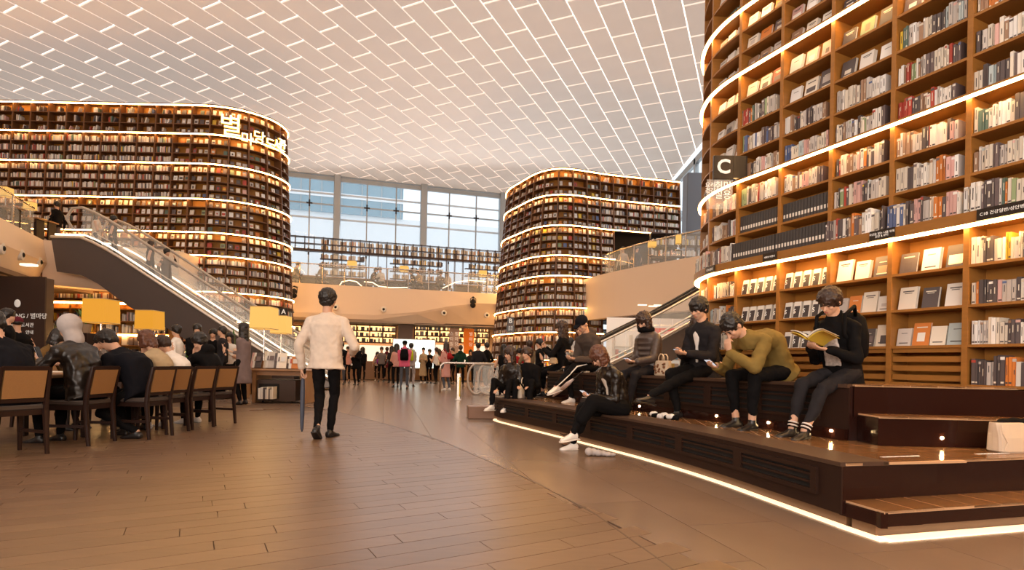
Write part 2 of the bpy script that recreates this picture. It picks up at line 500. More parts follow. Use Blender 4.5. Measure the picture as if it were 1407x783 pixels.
class Path:
    """footprint: straight and arc pieces sampled finely; pos(s), normal(s) outward"""
    def __init__(s, pts, out=1):
        s.p = [Vector((a, b)) for a, b in pts]; s.l = [0.0]; s.out = out
        for a, b in zip(s.p[:-1], s.p[1:]): s.l.append(s.l[-1] + (b - a).length)
        s.L = s.l[-1]
        s.n = []
        for i in range(len(s.p)):
            d = (s.p[min(i + 1, len(s.p) - 1)] - s.p[max(i - 1, 0)]).normalized()
            s.n.append(Vector((d.y, -d.x)) * out)
    def at(s, t):
        t = max(0, min(s.L, t)); lo, hi = 0, len(s.l) - 1
        while hi - lo > 1:
            m = (lo + hi) // 2
            if s.l[m] <= t: lo = m
            else: hi = m
        k = (t - s.l[lo]) / max(1e-9, s.l[hi] - s.l[lo])
        return s.p[lo].lerp(s.p[hi], k), s.n[lo].lerp(s.n[hi], k).normalized()
def arc(cx, cy, rx, ry, a0, a1, n=14):
    return [(cx + rx * math.cos(R(a0 + (a1 - a0) * i / n)), cy + ry * math.sin(R(a0 + (a1 - a0) * i / n))) for i in range(n + 1)]
BOOKS_REST = MB()
def spine_box(mb, o, tx, nx, up, w, d, h, col):
    """one standing book: o = lower left front corner, tx along the shelf, nx into the shelf"""
    c = o + tx * (w / 2) + nx * (d / 2) + up * (h / 2)
    pg = (.72, .66, .56)
    mb.obox(c, tx * (w / 2), nx * (d / 2), up * (h / 2), 0, None, [col, pg, col, pg, col, col])
    return c
class Tower:
    def __init__(s, name, label, path, bands, W, zmax_fn=None, flare=0.0, ztop=10.3, depth=.30, post_t=.045, board_t=.028,
                 led_h=.052, wood=M_WOODD, back=M_BACKF, led=M_LEDF, sub=1, s0=0.0):
        s.path, s.W, s.flare, s.ztop, s.depth, s.bt, s.sub = path, W, flare, ztop, depth, board_t, sub
        s.s0 = s0
        s.n = int((path.L - s0) / W)
        s.root = empty(name, (0, 0, 0), 0, label, 'bookcase')
        s.bands = bands; s.zr = zmax_fn or (lambda k: (bands[0][0], bands[-1][0]))
        s.wood, s.back, s.led, s.led_h, s.post_t = wood, back, led, led_h, post_t
    def P(s, t, z, inn=0.0):
        p, n = s.path.at(t); q = p + n * (s.flare * (s.ztop - z) - inn)
        return Vector((q.x, q.y, z))
    def ribbon(s, mb, t0, t1, zA, zB, inA, inB, step=None):
        """solid strip between arc positions t0,t1, heights zA..zB, depths inA (front)..inB (back)"""
        n = max(1, int(math.ceil((t1 - t0) / (step or s.W / s.sub)))); rings = []
        for i in range(n + 1):
            t = t0 + (t1 - t0) * i / n
            rings.append([s.P(t, zA, inA), s.P(t, zA, inB), s.P(t, zB, inB), s.P(t, zB, inA)])
        mb.rings(rings)
    def frame(s, lo_fn=None, hi_fn=None, splits=None):
        # posts
        for k in range(s.n + 1):
            t = s.s0 + k * s.W
            zl, zh = s.zr(k)
            if zh <= zl: continue
            b = MB(); zs = [zl, (zl + zh) / 2, zh] if s.flare else [zl, zh]
            rings = []
            for z in zs:
                rings.append([s.P(t - s.post_t / 2, z, -.004), s.P(t + s.post_t / 2, z, -.004), s.P(t + s.post_t / 2, z, s.depth), s.P(t - s.post_t / 2, z, s.depth)])
            b.rings(rings).build('post', s.wood, s.root)
        # rows
        s.rows = []
        for bi, (zb, nrows, *_) in enumerate(s.bands[:-1]):
            zt = s.bands[bi + 1][0]; gap = s.bands[bi][2] if len(s.bands[bi]) > 2 else 0.0
            z0 = zb + gap
            for r in range(nrows):
                s.rows.append((z0 + (zt - z0) * r / nrows, z0 + (zt - z0) * (r + 1) / nrows, bi, r == nrows - 1))
        for (za, zc, bi, top) in s.rows:
            for a, b_ in s.runs(za + .05):
                mb = MB(); s.ribbon(mb, s.s0 + a * s.W, s.s0 + b_ * s.W, za - s.bt / 2, za + s.bt / 2, 0.0, s.depth)
                mb.build('shelf', s.wood, s.root)
        for bi in range(1, len(s.bands)):
            z = s.bands[bi][0]
            ra, rb_ = s.runs(z - .05), s.runs(z + .05)
            for a, b_ in (rb_ if sum(q[1] - q[0] for q in rb_) > sum(q[1] - q[0] for q in ra) else ra):
                mb = MB(); s.ribbon(mb, s.s0 + a * s.W - .03, s.s0 + b_ * s.W + .03, z, z + s.led_h * .75, -.05, s.depth)
                mb.build('cornice', s.wood, s.root)
                mb = MB(); s.ribbon(mb, s.s0 + a * s.W - .03, s.s0 + b_ * s.W + .03, z - s.led_h * .62, z, -.045, -.005)
                mb.build('light_strip', s.led, s.root)
        mb = MB()
        for bi in range(len(s.bands) - 1):
            zb, zt = s.bands[bi][0], s.bands[bi + 1][0]
            for a, b_ in s.runs((zb + zt) / 2):
                s.ribbon(mb, s.s0 + a * s.W, s.s0 + b_ * s.W, zb, zt, s.depth, s.depth + .03)
        mb.build('back_panel', s.back, s.root)
    def runs(s, z):
        out = []; st = None
        for k in range(s.n):
            l0, h0 = s.zr(k); l1, h1 = s.zr(k + 1)
            ok = max(l0, l1) <= z <= min(h0, h1)
            if ok and st is None: st = k
            if not ok and st is not None: out.append((st, k)); st = None
        if st is not None: out.append((st, s.n))
        return out
def fill_far(tw, face_fn, sparse_band=None, kmin=0):
    for (za, zc, bi, top) in tw.rows:
        for a, b_ in tw.runs(za + .05):
            for k in range(a, b_):
                t0 = tw.s0 + k * tw.W + tw.post_t / 2; t1 = tw.s0 + (k + 1) * tw.W - tw.post_t / 2
                z = za + tw.bt / 2; hh = zc - za - tw.bt
                A, B = tw.P(t0, z, .03), tw.P(t1, z, .03)
                tx = (B - A); L = tx.length; tx.normalize()
                _, n2 = tw.path.at((t0 + t1) / 2); nx = Vector((-n2.x, -n2.y, 0)); up = Vector((0, 0, 1))
                face = face_fn(k, bi, za)
                sparse = (bi == sparse_band)
                if face:
                    nb = 3; w = L / nb * random.uniform(.62, .74); u = .02 + (L / nb - w) / 2
                    for q in range(nb):
                        if random.random() < .10: continue
                        h = min(hh * .70, random.uniform(.17, .22)); col, _ = pick()
                        c = A + tx * (L * (q + .5) / nb) + nx * .05 + up * (h / 2)
                        lean = nx * (h * .09)
                        BOOKS_REST.obox(c + lean, tx * (w / 2 * random.uniform(.85, 1.05)), nx * .012, up * (h / 2) + lean, 0, None,
                                        [col, (.7, .65, .58), col, col, col, col])
                        if random.random() < .6:
                            c2, _ = pick()
                            BOOKS_REST.obox(c + lean - nx * .013, tx * (w * random.uniform(.15, .38)), nx * .002, (up * (h / 2) + lean) * random.uniform(.2, .55), 0, c2)
                else:
                    x = random.uniform(0, .04); end = L * random.uniform(.82, 1.0)
                    if sparse:
                        x = L * random.uniform(0, .5); end = x + L * random.uniform(.2, .5)
                    base_h = random.uniform(.54, .70) * hh
                    while x < min(end, L - .02):
                        w = random.uniform(.022, .055); h = base_h * random.uniform(.82, 1.12); col, _ = pick()
                        if sparse and random.random() < .3: x += w; continue
                        o = A + tx * x + nx * random.uniform(0, .03)
                        tl = random.uniform(.15, .4) if sparse and random.random() < .35 else 0
                        u2 = (up + tx * tl).normalized()
                        spine_box(BOOKS_REST, o, tx, nx, u2, min(w, L - x), .15, min(h, hh * .95), col)
                        x += w + (tl * h * .5)

# ---- tower A (left): flat front, rounded right end
S45 = dict(flare=.05, ztop=10.26)
LA = [(0.0, 3, .0), (1.15, 3), (2.3, 3), (3.37, 4), (4.69, 3), (5.54, 4), (6.77, 4), (8.08, 3), (9.19, 3), (10.26,)]
pathA = Path([(-30, 20.4), (-11.6, 20.4)] + arc(-11.6, 22.3, 2.25, 1.9, -90, 90)[1:] + [(-16, 24.2)])
WA = .66
kA = int((30 - 11.6) / WA)
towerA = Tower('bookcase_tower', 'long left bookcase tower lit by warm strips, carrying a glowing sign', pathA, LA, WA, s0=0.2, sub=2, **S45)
towerA.frame()
random.seed(21)
fill_far(towerA, lambda k, bi, z: (k >= 26 and z > 4.4) or (k >= 23 and 4.6 < z < 6.6) or (k >= 21 and 5.5 < z < 6.7), sparse_band=8)

# ---- tower B (centre right)
LB = [(0.0, 3, .0), (1.15, 3), (2.3, 3), (3.33, 4), (4.65, 3), (5.5, 4), (6.77, 4), (8.07, 3), (9.17,)]
ptsB = [(1.2, 30.0), (.1, 29.0), (-.38, 27.9), (-.46, 26.9), (-.30, 26.0), (.26, 24.96), (.70, 24.08), (.98, 23.68), (1.35, 23.33), (1.82, 23.14), (2.35, 23.17), (3.49, 23.6), (4.05, 23.8), (7.3, 24.55)]
def smooth(pts, it=2):
    for _ in range(it):
        q = [pts[0]]
        for a, b in zip(pts[:-1], pts[1:]):
            q.append((a[0] * .75 + b[0] * .25, a[1] * .75 + b[1] * .25)); q.append((a[0] * .25 + b[0] * .75, a[1] * .25 + b[1] * .75))
        q.append(pts[-1]); pts = q
    return pts
pathB = Path(smooth(ptsB))
WB = .63
nB = int(pathB.L / WB)
def zrB(k):
    t = k * WB
    x = pathB.at(t)[0].x
    if x > 4.35 and t > 8: return (6.77, 9.17)
    if x > 3.95 and t > 8: return (4.65, 9.17)
    return (0, 9.17)
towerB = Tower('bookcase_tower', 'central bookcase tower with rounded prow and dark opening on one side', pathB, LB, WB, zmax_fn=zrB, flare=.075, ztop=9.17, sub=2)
towerB.frame()
fill_far(towerB, lambda k, bi, z: (k < 16 and z > 4.6) or (bi in (3, 4) and z > 3.9), sparse_band=7)
# black box stands in for the shaded opening behind the stairs
rb = MB().box(4.2, 7.35, 25.0, 26.3, 4.4, 7.25).build('shade_fill', mat('opening_shade', (.01, .007, .005), .9), towerB.root)

# ---- tower C (right, near)
dC = Vector((-.415, .91))
P0 = Vector((3.88, 4.75)) - Vector((0, 0))
WC = .6315
start = P0 - dC * (WC * 6)
P5 = P0 + dC * (WC * 4)         # the post seen at x=1015
Rc = 1.62
nrm = Vector((dC.y, -dC.x))     # pointing to the right of travel (into the tower)
cc = P5 + nrm * Rc
a0 = math.degrees(math.atan2(P5.y - cc.y, P5.x - cc.x))
arcC = arc(cc.x, cc.y, Rc, Rc, a0, a0 - 150, 30)
pathC = Path([tuple(start), tuple(P5)] + arcC[1:] , out=-1)
LC = [(0.84, 4, .0), (2.21, 3, .10), (3.32, 4), (4.69, 3), (5.5, 4), (6.77, 4), (8.08, 3), (9.19, 3), (10.26,)]
towerC = Tower('bookcase_tower', 'huge near bookcase tower on the right with curved corner and glowing strips', pathC, LC, WC, flare=0.0,
               depth=.27, post_t=.042, board_t=.024, led_h=.024, wood=M_WOOD, back=M_BACK, led=M_LED, sub=5)
towerC.frame()
# projecting lower fascia under the first strip
mb = MB(); towerC.ribbon(mb, 0, towerC.s0 + towerC.n * WC, 2.212, 2.31, -.085, .02)
mb.build('fascia', M_WOOD, towerC.root)
mb = MB(); towerC.ribbon(mb, 0, towerC.s0 + towerC.n * WC, 2.196, 2.212, -.075, -.045)
mb.build('light_strip', M_LED, towerC.root)

# ---- contents of tower C, gathered first, then the nearest ones become things
CB = []   # dicts
def coverfaces(col): return [col, (.75, .68, .58), col, (.75, .68, .58), col, col]
def c_cell(k, r, kind):
    za, zc, bi, top = towerC.rows[r]
    t0 = k * WC + .021; t1 = (k + 1) * WC - .021; z = za + .013; hh = zc - za - .03
    ledge = (bi == 1 and r == 4)
    inn = -.075 if ledge else .02
    if ledge: t0 -= .021; t1 += .021; z = 2.311
    A, B = towerC.P(t1, z, inn), towerC.P(t0, z, inn)
    tx = (B - A); L = tx.length; tx.normalize()
    _, n2 = pathC.at((t0 + t1) / 2); nx = Vector((-n2.x, -n2.y, 0)); up = Vector((0, 0, 1))
    if kind == 'slats': return
    if kind in ('face', 'facedark'):
        nb = random.choice((4, 4, 3)) if kind == 'face' else 3
        for q in range(nb):
            w = random.uniform(.115, .145) if nb == 4 else random.uniform(.13, .16); h = min(hh * .74, w * random.uniform(1.3, 1.5))
            col, cn = pick(PALE if kind == 'face' else PAL)
            x = L * (q + .5) / nb
            CB.append(dict(o=A + tx * x + nx * .06, tx=tx, nx=nx, w=w, d=random.uniform(.018, .05), h=h, col=col, cn=cn, kind='face', k=k, r=r, i=q))
    elif kind == 'pack':
        for q in range(5):
            CB.append(dict(o=A + tx * (L * (q + .5) / 5) + nx * .06, tx=tx, nx=nx, w=.088, d=.045, h=.19, col=(.83, .78, .70), cn='white', kind='pack', k=k, r=r, i=q))
    elif kind == 'binder':
        x = .005; i = 0
        while x < L - .03:
            CB.append(dict(o=A + tx * x + nx * .01, tx=tx, nx=nx, w=.037, d=.16, h=.215, col=(.05, .045, .045), cn='black', kind='binder', k=k, r=r, i=i)); x += .039; i += 1
    else:
        pal = PALE if kind == 'pale' else PAL
        x = .004 if ledge else random.uniform(0, .02); i = 0; end = L if ledge else L * random.uniform(.84, 1.0)
        bh = random.uniform(.60, .72) * hh
        if ledge: bh = .215
        cur = pick(pal); left = 0
        while x < end - .014:
            w = random.uniform(.012, .036)
            if x + w > L: break
            if left <= 0: cur = pick(pal); left = random.choice((1, 1, 1, 2, 3)); hcur = bh * random.uniform(.84, 1.12)
            left -= 1
            CB.append(dict(o=A + tx * x + nx * random.uniform(0, .02), tx=tx, nx=nx, w=w - .001, d=.15, h=min(hh * .97, hcur * random.uniform(.985, 1.015)),
                           col=cur[0], cn=cur[1], kind='spine', k=k, r=r, i=i))
            x += w; i += 1
random.seed(33)
# bay index of the post seen at x=1325 is 6; bay k lies between post k and k+1 (towards the far end)
def ckind(k, r):
    if r < 4:
        if k <= 5: return 'pale'
        if k in (6, 7): return 'slats' if r == 0 else 'face'
        if k in (8, 9): return 'slats' if r == 0 else 'pack'
        return 'pale' if r else 'slats'
    if r in (4, 5) and k in (8, 9): return 'binder'
    if r >= 10 and 6 <= k <= 9: return 'facedark'
    if r == 9 and k in (7, 8): return 'facedark'
    if r >= 8 and k >= 10: return 'facedark'
    return 'spine'
for k in range(4, min(towerC.n, 14)):
    for r in range(len(towerC.rows)):
        if towerC.rows[r][0] > 7.0: continue
        c_cell(k, r, ckind(k, r))
# the highest rows, only ever seen from elsewhere, still carry books
for k in range(4, min(towerC.n, 14)):
    for r in range(len(towerC.rows)):
        if towerC.rows[r][0] > 7.0: c_cell(k, r, 'spine')
for k in (6, 7, 8, 9, 10):
    for j in range(4):
        a, b_ = k * WC + .03, (k + 1) * WC - .03
        z = .875 + j * .085; mb = MB()
        towerC.ribbon(mb, a, b_, z, z + .05, .02 + .0, .045)
        mb.build('vent_slat', M_WOOD, towerC.root)
def in_view(b):
    c = b['o'] + Vector((0, 0, b['h'] / 2))
    if c.y < .5: return False
    x, y = pix(c); return -6 < x < 1418 and -6 < y < 790
def book_local(b):
    """mesh of a book around its own base centre: x along shelf, y into the shelf"""
    m = MB(); X, Y, Z = Vector((1, 0, 0)), Vector((0, 1, 0)), Vector((0, 0, 1))
    w, d, h, col = b['w'], b['d'], b['h'], b['col']; k = b['kind']; dk = tuple(c * .35 for c in col)
    lum = sum(col) / 3; ink = (.08, .07, .07) if lum > .3 else (.75, .68, .55)
    if k in ('spine', 'binder'):
        m.obox((w / 2, .002, h / 2), X * (w / 2), Y * .002, Z * (h / 2), 0, col)            # spine
        m.obox((.001, d / 2, h / 2), X * .001, Y * (d / 2), Z * (h / 2), 0, col)            # boards
        m.obox((w - .001, d / 2, h / 2), X * .001, Y * (d / 2), Z * (h / 2), 0, col)
        if k == 'binder':
            m.obox((w / 2, -.001, h * .30), X * (w * .3), Y * .001, Z * (h * .10), 0, (.75, .7, .62))
        else:
            a = random.uniform(.45, .75)
            if random.random() < .65: m.obox((w / 2, -.0006, h * a), X * (w * .10), Y * .0006, Z * (h * random.uniform(.08, .22)), 0, ink)
            if random.random() < .5: m.obox((w / 2, -.0006, h * .1), X * (w * .35), Y * .0006, Z * (h * .03), 0, ink)
            if random.random() < .3: m.obox((w / 2, -.0006, h * .9), X * (w * .5), Y * .0006, Z * (h * .05), 0, pick()[0])
        pg = MB().obox((w / 2, d / 2, h / 2), X * (w / 2 - .002), Y * (d / 2 - .005), Z * (h / 2 - .004))
    else:
        ln = Y * (h * .10); U = (Z * (h / 2) + ln)
        c = Vector((0, 0, h / 2)) + ln
        th = b['d'] / 2
        m.obox(c - Y * th, X * (w / 2), Y * .002, U, 0, col)
        m.obox(c + Y * th, X * (w / 2), Y * .002, U, 0, col)
        m.obox(c - X * (w / 2 - .001), X * .001, Y * th, U, 0, col)
        if k == 'pack':
            m.obox(c - Y * (th + .003) - U * .22, X * (w * .40), Y * .001, U * .70, 0, (.05, .04, .04))
        else:
            q = random.random()
            if q < .6: m.obox(c - Y * (th + .0026) + U * random.uniform(-.4, .1), X * (w * random.uniform(.15, .38)), Y * .0006, U * random.uniform(.2, .42), 0, pick()[0])
            m.obox(c - Y * (th + .003) + U * random.choice((.62, -.66)), X * (w * .32), Y * .0006, U * .05, 0, ink)
            if q > .4: m.obox(c - Y * (th + .003) + U * .45, X * (w * .22), Y * .0006, U * .03, 0, ink)
        pg = MB().obox(c, X * (w / 2 - .003), Y * (th - .002), U * .975)
    return m, pg
vis = [b for b in CB if in_view(b)]
vis.sort(key=lambda b: (b['o'] - Vector((0, 0, EYE))).length / max(.3, 1.0 if b['kind'] in ('face', 'pack') else .45) - (1.2 if b['r'] < 4 else 0))
near = vis[:300]; nid = set(id(b) for b in near)
BAYN = {3: 'frame edge bay', 4: 'frame edge bay', 5: 'C18 sign bay', 6: 'bay past C18 sign', 7: 'bay behind reading woman', 8: 'nearer folder bay', 9: 'farther folder bay', 10: 'first curved bay', 11: 'curved corner bay', 12: 'second corner bay', 13: 'last corner bay'}
def rown(r):
    if r < 4: return ['bottom', 'lower', 'middle', 'top'][r] + ' row below ledge'
    if r == 4: return 'ledge row'
    return ORD[r - 5] + ' row above ledge'
M_S = M_WHITETXT
smesh = None
for b in CB:
    if id(b) in nid:
        m, pg = book_local(b)
        o = m.build('book', M_BOOK, None, col=True)
        rz = math.atan2(b['tx'].y, b['tx'].x)
        o.location = b['o']; o.rotation_euler = (0, 0, rz)
        pg.build('pages', M_PAGE, o)
        kd = b['kind']; bay = BAYN.get(b['k'], 'far curved bay')
        if kd == 'spine': lab = f"{ORD[b['i']]} {b['cn']} spine book, {rown(b['r'])}, {bay}"
        elif kd == 'binder': lab = f"{ORD[b['i']]} black folder, {rown(b['r'])}, {bay}"
        elif kd == 'pack': lab = f"{ORD[b['i']]} white boxed book, {rown(b['r'])}, {bay}"
        else: lab = f"{ORD[b['i']]} face-out {b['cn']} book, {rown(b['r'])}, {bay}"
        tag(o, lab, 'book', f"books on the {rown(b['r'])}, {bay}")
        if kd == 'pack':
            text('letter', 'S', .07, M_WHITETXT, (0, -.029 - .019 * .75, .075), (R(90 - 11), 0, 0), o, .0006)
    else:
        m, pg = book_local(b)
        rz = math.atan2(b['tx'].y, b['tx'].x); Mx = Matrix.Translation(b['o']) @ Matrix.Rotation(rz, 4, 'Z')
        for src, cc_ in ((m, None), (pg, (.78, .72, .62))):
            BOOKS_REST.v.extend([tuple(Mx @ Vector(v)) for v in src.v]) if False else None
            n0 = len(BOOKS_REST.v)
            BOOKS_REST.v.extend([tuple(Mx @ Vector(v)) for v in src.v])
            BOOKS_REST.f.extend([[i + n0 for i in f] for f in src.f]); BOOKS_REST.m.extend(src.m)
            BOOKS_REST.c.extend(src.c if cc_ is None else [cc_] * len(src.f))
# ================================================================ balconies
M_PARA = M_PLASTER
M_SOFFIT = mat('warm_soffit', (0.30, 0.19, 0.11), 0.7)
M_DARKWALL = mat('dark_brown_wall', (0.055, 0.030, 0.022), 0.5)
def lerp(a, b, t): return a + (b - a) * t
def wallfr(o, d):        # frame matrix at o with local x along d
    return Matrix.Translation(o) @ Matrix.Rotation(math.atan2(d.y, d.x), 4, 'Z')
rzW = math.atan2(WD.y, WD.x)
# centre balcony front: line parallel to the window wall through (-10.5,25.5)
BF0 = Vector((-10.5, 25.5, 0))
mb = MB(); rings = []
for i, px in enumerate([-3.0, -1, 0, 2, 4, 6, 7.5, 9, 11]):
    c = BF0 + WD * px
    t = max(0, min(1, (px - 3.5) / 6)); zc = lerp(2.92, 3.88, t * t * (3 - 2 * t))
    back = -WN
    rings.append([c + Vector((0, 0, 4.52)), c + WN * .22 + Vector((0, 0, max(zc, 3.05) + .1)), c + WN * .18 + Vector((0, 0, zc)), c + back * .35 + Vector((0, 0, 2.84)), c + back * .6 + Vector((0, 0, 2.84)), c + back * .6 + Vector((0, 0, 4.52))])
w_ = mb.rings(rings).build('wall_back', M_PARA, smooth=False); tag(w_, 'cream curved balcony front across the far end', 'wall', kind='structure')
slab = MB()
q = [BF0 + WD * -4 - WN * .3, BF0 + WD * 30 - WN * .3, W0 + WD * 24, W0 + WD * -10]
slab.prism([(p.x, p.y) for p in q], 4.2, 4.4)
slab.build('floor_upper', M_SOFFIT)['kind'] = 'structure'
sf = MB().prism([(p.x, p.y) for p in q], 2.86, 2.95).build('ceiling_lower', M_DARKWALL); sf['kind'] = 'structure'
# left balcony front
ptsL = [(-10.2, 4.5), (-11.6, 9.5), (-13.0, 13.0), (-13.75, 14.7), (-14.4, 16.2), (-15.0, 17.6)]
def para(pts, name, ztop, zbot, tilt, inward, zc=None):
    rings = []
    for i, (x, y) in enumerate(pts):
        a = Vector(pts[max(0, i - 1)]); b = Vector(pts[min(len(pts) - 1, i + 1)]); d = (b - a).normalized()
        n = Vector((d.y, -d.x)) * inward
        f = lambda o, z: (x + n.x * o, y + n.y * o, z)
        zc_ = zc[i] if zc else (ztop + zbot) / 2
        rings.append([f(0, ztop), f(tilt, zc_), f(-.2, zbot), f(-.6, zbot), f(-.6, ztop)])
    return MB().rings(rings).build(name, M_PARA)
w_ = para(smooth(ptsL, 2), 'wall_left', 4.6, 3.15, .12, 1); tag(w_, 'cream curved balcony front at the far left', 'wall', kind='structure')
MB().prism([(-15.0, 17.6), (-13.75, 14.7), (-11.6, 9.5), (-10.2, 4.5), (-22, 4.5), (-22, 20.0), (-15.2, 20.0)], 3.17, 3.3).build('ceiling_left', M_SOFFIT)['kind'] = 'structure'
# soffit continuing behind the escalator towards tower A
w_ = MB().rings([[(-15.0, 17.6, 4.6), (-15.0, 17.6, 3.2), (-15.3, 18.2, 3.2), (-15.3, 18.2, 4.6)], [(-11.5, 19.0, 4.6), (-11.5, 19.0, 3.0), (-11.5, 20.2, 3.0), (-11.5, 20.2, 4.6)]]).build('wall_inner', M_PARA)
w_['kind'] = 'structure'
# right balcony front
ptsR = [(3.35, 24.3), (3.55, 23.2), (4.2, 21.6), (5.0, 20.2), (6.0, 18.75), (7.6, 16.6), (9.4, 14.8)]
w_ = para(smooth(ptsR, 2), 'wall_right_front', 4.55, 2.82, .25, -1); tag(w_, 'cream curved balcony front at the right, below glass railing', 'wall', kind='structure')
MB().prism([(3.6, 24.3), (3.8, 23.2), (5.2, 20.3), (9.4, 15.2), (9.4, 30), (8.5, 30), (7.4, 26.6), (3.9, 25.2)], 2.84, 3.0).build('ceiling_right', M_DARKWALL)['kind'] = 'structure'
MB().prism([(3.6, 24.3), (3.8, 23.2), (5.2, 20.3), (9.4, 15.2), (9.4, 30), (8.5, 30), (7.4, 26.6), (3.9, 25.2)], 4.3, 4.42).build('floor_right', M_SOFFIT)['kind'] = 'structure'

# round wall lamps and ceiling-hung spot cameras
M_LAMPW = mat('lamp_white', (.82, .74, .64), .35)
def wall_spot(px, py, Y, nrm, lab, grp, k_=.62):
    o = empty('wall_lamp', at(px, py, Y), math.atan2(nrm.y, nrm.x) + PI / 2, lab, 'lamp', grp)
    b = MB(); b.rings([[(r * math.cos(2 * PI * k / 20), y, r * math.sin(2 * PI * k / 20)) for k in range(20)] for r, y in ((.22 * k_, .08), (.23 * k_, .0), (.20 * k_, -.06), (.13 * k_, -.07))])
    b.build('housing', M_LAMPW, o, smooth=False)
    MB().ell((0, -.06, 0), (Vector((1, 0, 0)), Vector((0, 1, 0)), Vector((0, 0, 1))), .10 * k_, .05, .10 * k_).build('lens', M_BLACK, o, smooth=True)
for i, (px, py, tx) in enumerate([(395, 419, 'beside tower A'), (461, 422, 'just past the walking man'), (527, 425, 'in the middle of the balcony front'), (610, 430, 'under the black projector'), (669, 433, 'beside tower B')]):
    c = BF0 + WN * .25
    U = (px - 703.5) / F; t = (U * c.y - c.x) / (WD.x - U * WD.y); p = c + WD * t
    wall_spot(px, py, p.y - .06, WN, f'round white wall lamp with dark lens {tx}', 'round lamps on the far balcony front')
def para_lamp(pts, px, py, inward, off, lab, grp):
    P_ = smooth(pts, 2); best = None
    for (xa, ya), (xb, yb) in zip(P_[:-1], P_[1:]):
        d = Vector((xb - xa, yb - ya)).normalized(); n = Vector((d.y, -d.x)) * inward
        for j in range(20):
            x, y = lerp(xa, xb, j / 20) + n.x * off, lerp(ya, yb, j / 20) + n.y * off
            if y < 2: continue
            q = at(px, py, y)
            if best is None or abs(q.x - x) < best[0]: best = (abs(q.x - x), q, n)
    _, q, n = best
    wall_spot(px, py, q.y, Vector((n.x, n.y, 0)), lab, grp, .75)
for px, py, tx in ((28, 350, 'nearer one'), (53, 360, 'next to the escalator'), (1, 341, 'cut by the frame')):
    para_lamp(ptsL, px, py, 1, .06, f'round cream wall lamp on the left balcony front, {tx}', 'round lamps on the left balcony front')
for px, py, tx in ((843, 424, 'farther one by tower B'), (884, 417, 'above the handrail')):
    para_lamp(ptsR, px, py, -1, .06, f'round cream wall lamp on the right balcony front, {tx}', 'round lamps on the right balcony front')
for px, py, Y, tx in ((404, 402, 25.0, 'nearer tower A'), (650, 416, 27.5, 'nearer tower B')):
    o = empty('spotlight', at(px, py, Y), 0, f'black spotlight in a yoke on the balcony front, {tx}', 'spotlight', 'black spotlights on the far balcony front')
    o.scale = (.68, .68, .68)
    MB().cap((0, 0, -.18), (0, 0, .12), .20, .17, 14).build('housing', M_BLACK, o, smooth=True)
    MB().tube([(-.2, 0, 0), (-.2, 0, .3), (0, 0, .45), (.2, 0, .3), (.2, 0, 0)], .025).build('yoke', M_BLACK, o)
    MB().tube([(0, 0, -.14), (0, -.02, -.16)], .215, 16).build('ring', mat('brass_ring', (.6, .42, .2), .3, metal=.8), o)
    MB().box(-.06, .06, 0, .5, .38, .46).build('bracket', M_BLACK, o)

# glass railings
def railing(name, lab, pts, z, h=1.05, glow=False, gname='glass railings'):
    o = empty(name, (0, 0, 0), 0, lab, 'railing', gname)
    L = 0; P = [Vector((a, b, z)) for a, b in pts]
    MB().tube([p + Vector((0, 0, h)) for p in P], .03, 8).build('handrail', M_STEEL, o, smooth=True)
    for a, b in zip(P[:-1], P[1:]):
        d = (b - a); n = Vector((d.y, -d.x, 0)).normalized() * .006
        MB().obox((a + b) / 2 + Vector((0, 0, h / 2)), d * .485, n, Vector((0, 0, h / 2 - .04))).build('pane', M_GLASS, o)
        MB().box(-.02, .02, -.02, .02, 0, h, 0).build('post', M_STEEL, o, loc=a)
    return o
cfr = [BF0 + WD * t for t in [-.5 + 1.0 * k for k in range(12)]]
railing('glass_railing', 'clear glass railing along the far balcony edge', [(p.x + .1 * .27, p.y + .2) for p in cfr], 4.52, .95)
railing('glass_railing', 'glass railing with steel handrail on the right balcony', [(p[0] + .25, p[1] + .25) for p in smooth(ptsR, 1)][1:-1], 4.55, 1.1)
railing('glass_railing', 'glass railing on the left balcony above the cream front', [(p[0] - .3, p[1]) for p in ptsL[1:]], 4.6, 1.0)

# ================================================================ tiered seating
M_TREAD = mat_plank('tread_tile', (0.15, 0.068, 0.026), (0.23, 0.115, 0.048), 0.16, nscale=6, rmix=.5)
M_GROUT = mat('tile_joint', (0.55, 0.33, 0.18), 0.7)
M_RISER = mat('polished_dark_wood', (0.020, 0.006, 0.004), 0.14, spec=0.32)
M_SEATMAT = mat('seat_edge_board', (0.070, 0.038, 0.024), 0.55, spec=.25, noise=.15, nscale=30, bump=.1)
M_GRILLE = mat('grille_wood', (0.026, 0.012, 0.008), 0.5, spec=.18)
M_GRSHADE = mat('grille_shade', (0.006, 0.004, 0.003), 0.9)  # near-black strips imitate the shade between the slats
M_PLINTH = mat('plinth_stone', (0.13, 0.07, 0.035), 0.35, noise=.2, nscale=5)
M_FGLOW = mat('floor_cast_glow', (1, .8, .6), emit=1.5, ecol=(1.0, 0.66, 0.38))  # glow cast on the floor from under the apron, put in as emission
H1, H2, HS1, HS2 = .385, .84, .158, .61
edgeL = smooth([(2.03, 3.37), (1.62, 5.17), (.81, 6.96), (-.2, 9.07)], 2) + [(-.27, 9.3), (-.25, 9.55), (-.12, 9.75), (.12, 9.86), (.6, 9.95)]
edgeU = smooth([(2.74, 4.48), (1.97, 6.3), (1.2, 8.1), (.62, 9.4)], 2) + [(.66, 9.62), (.8, 9.75)]
seat = empty('tiered_seating', (0, 0, 0), 0, 'two-tier dark wooden seating steps curving along the right bookcase', 'seating')
def spath(pts): return Path(pts, out=1)
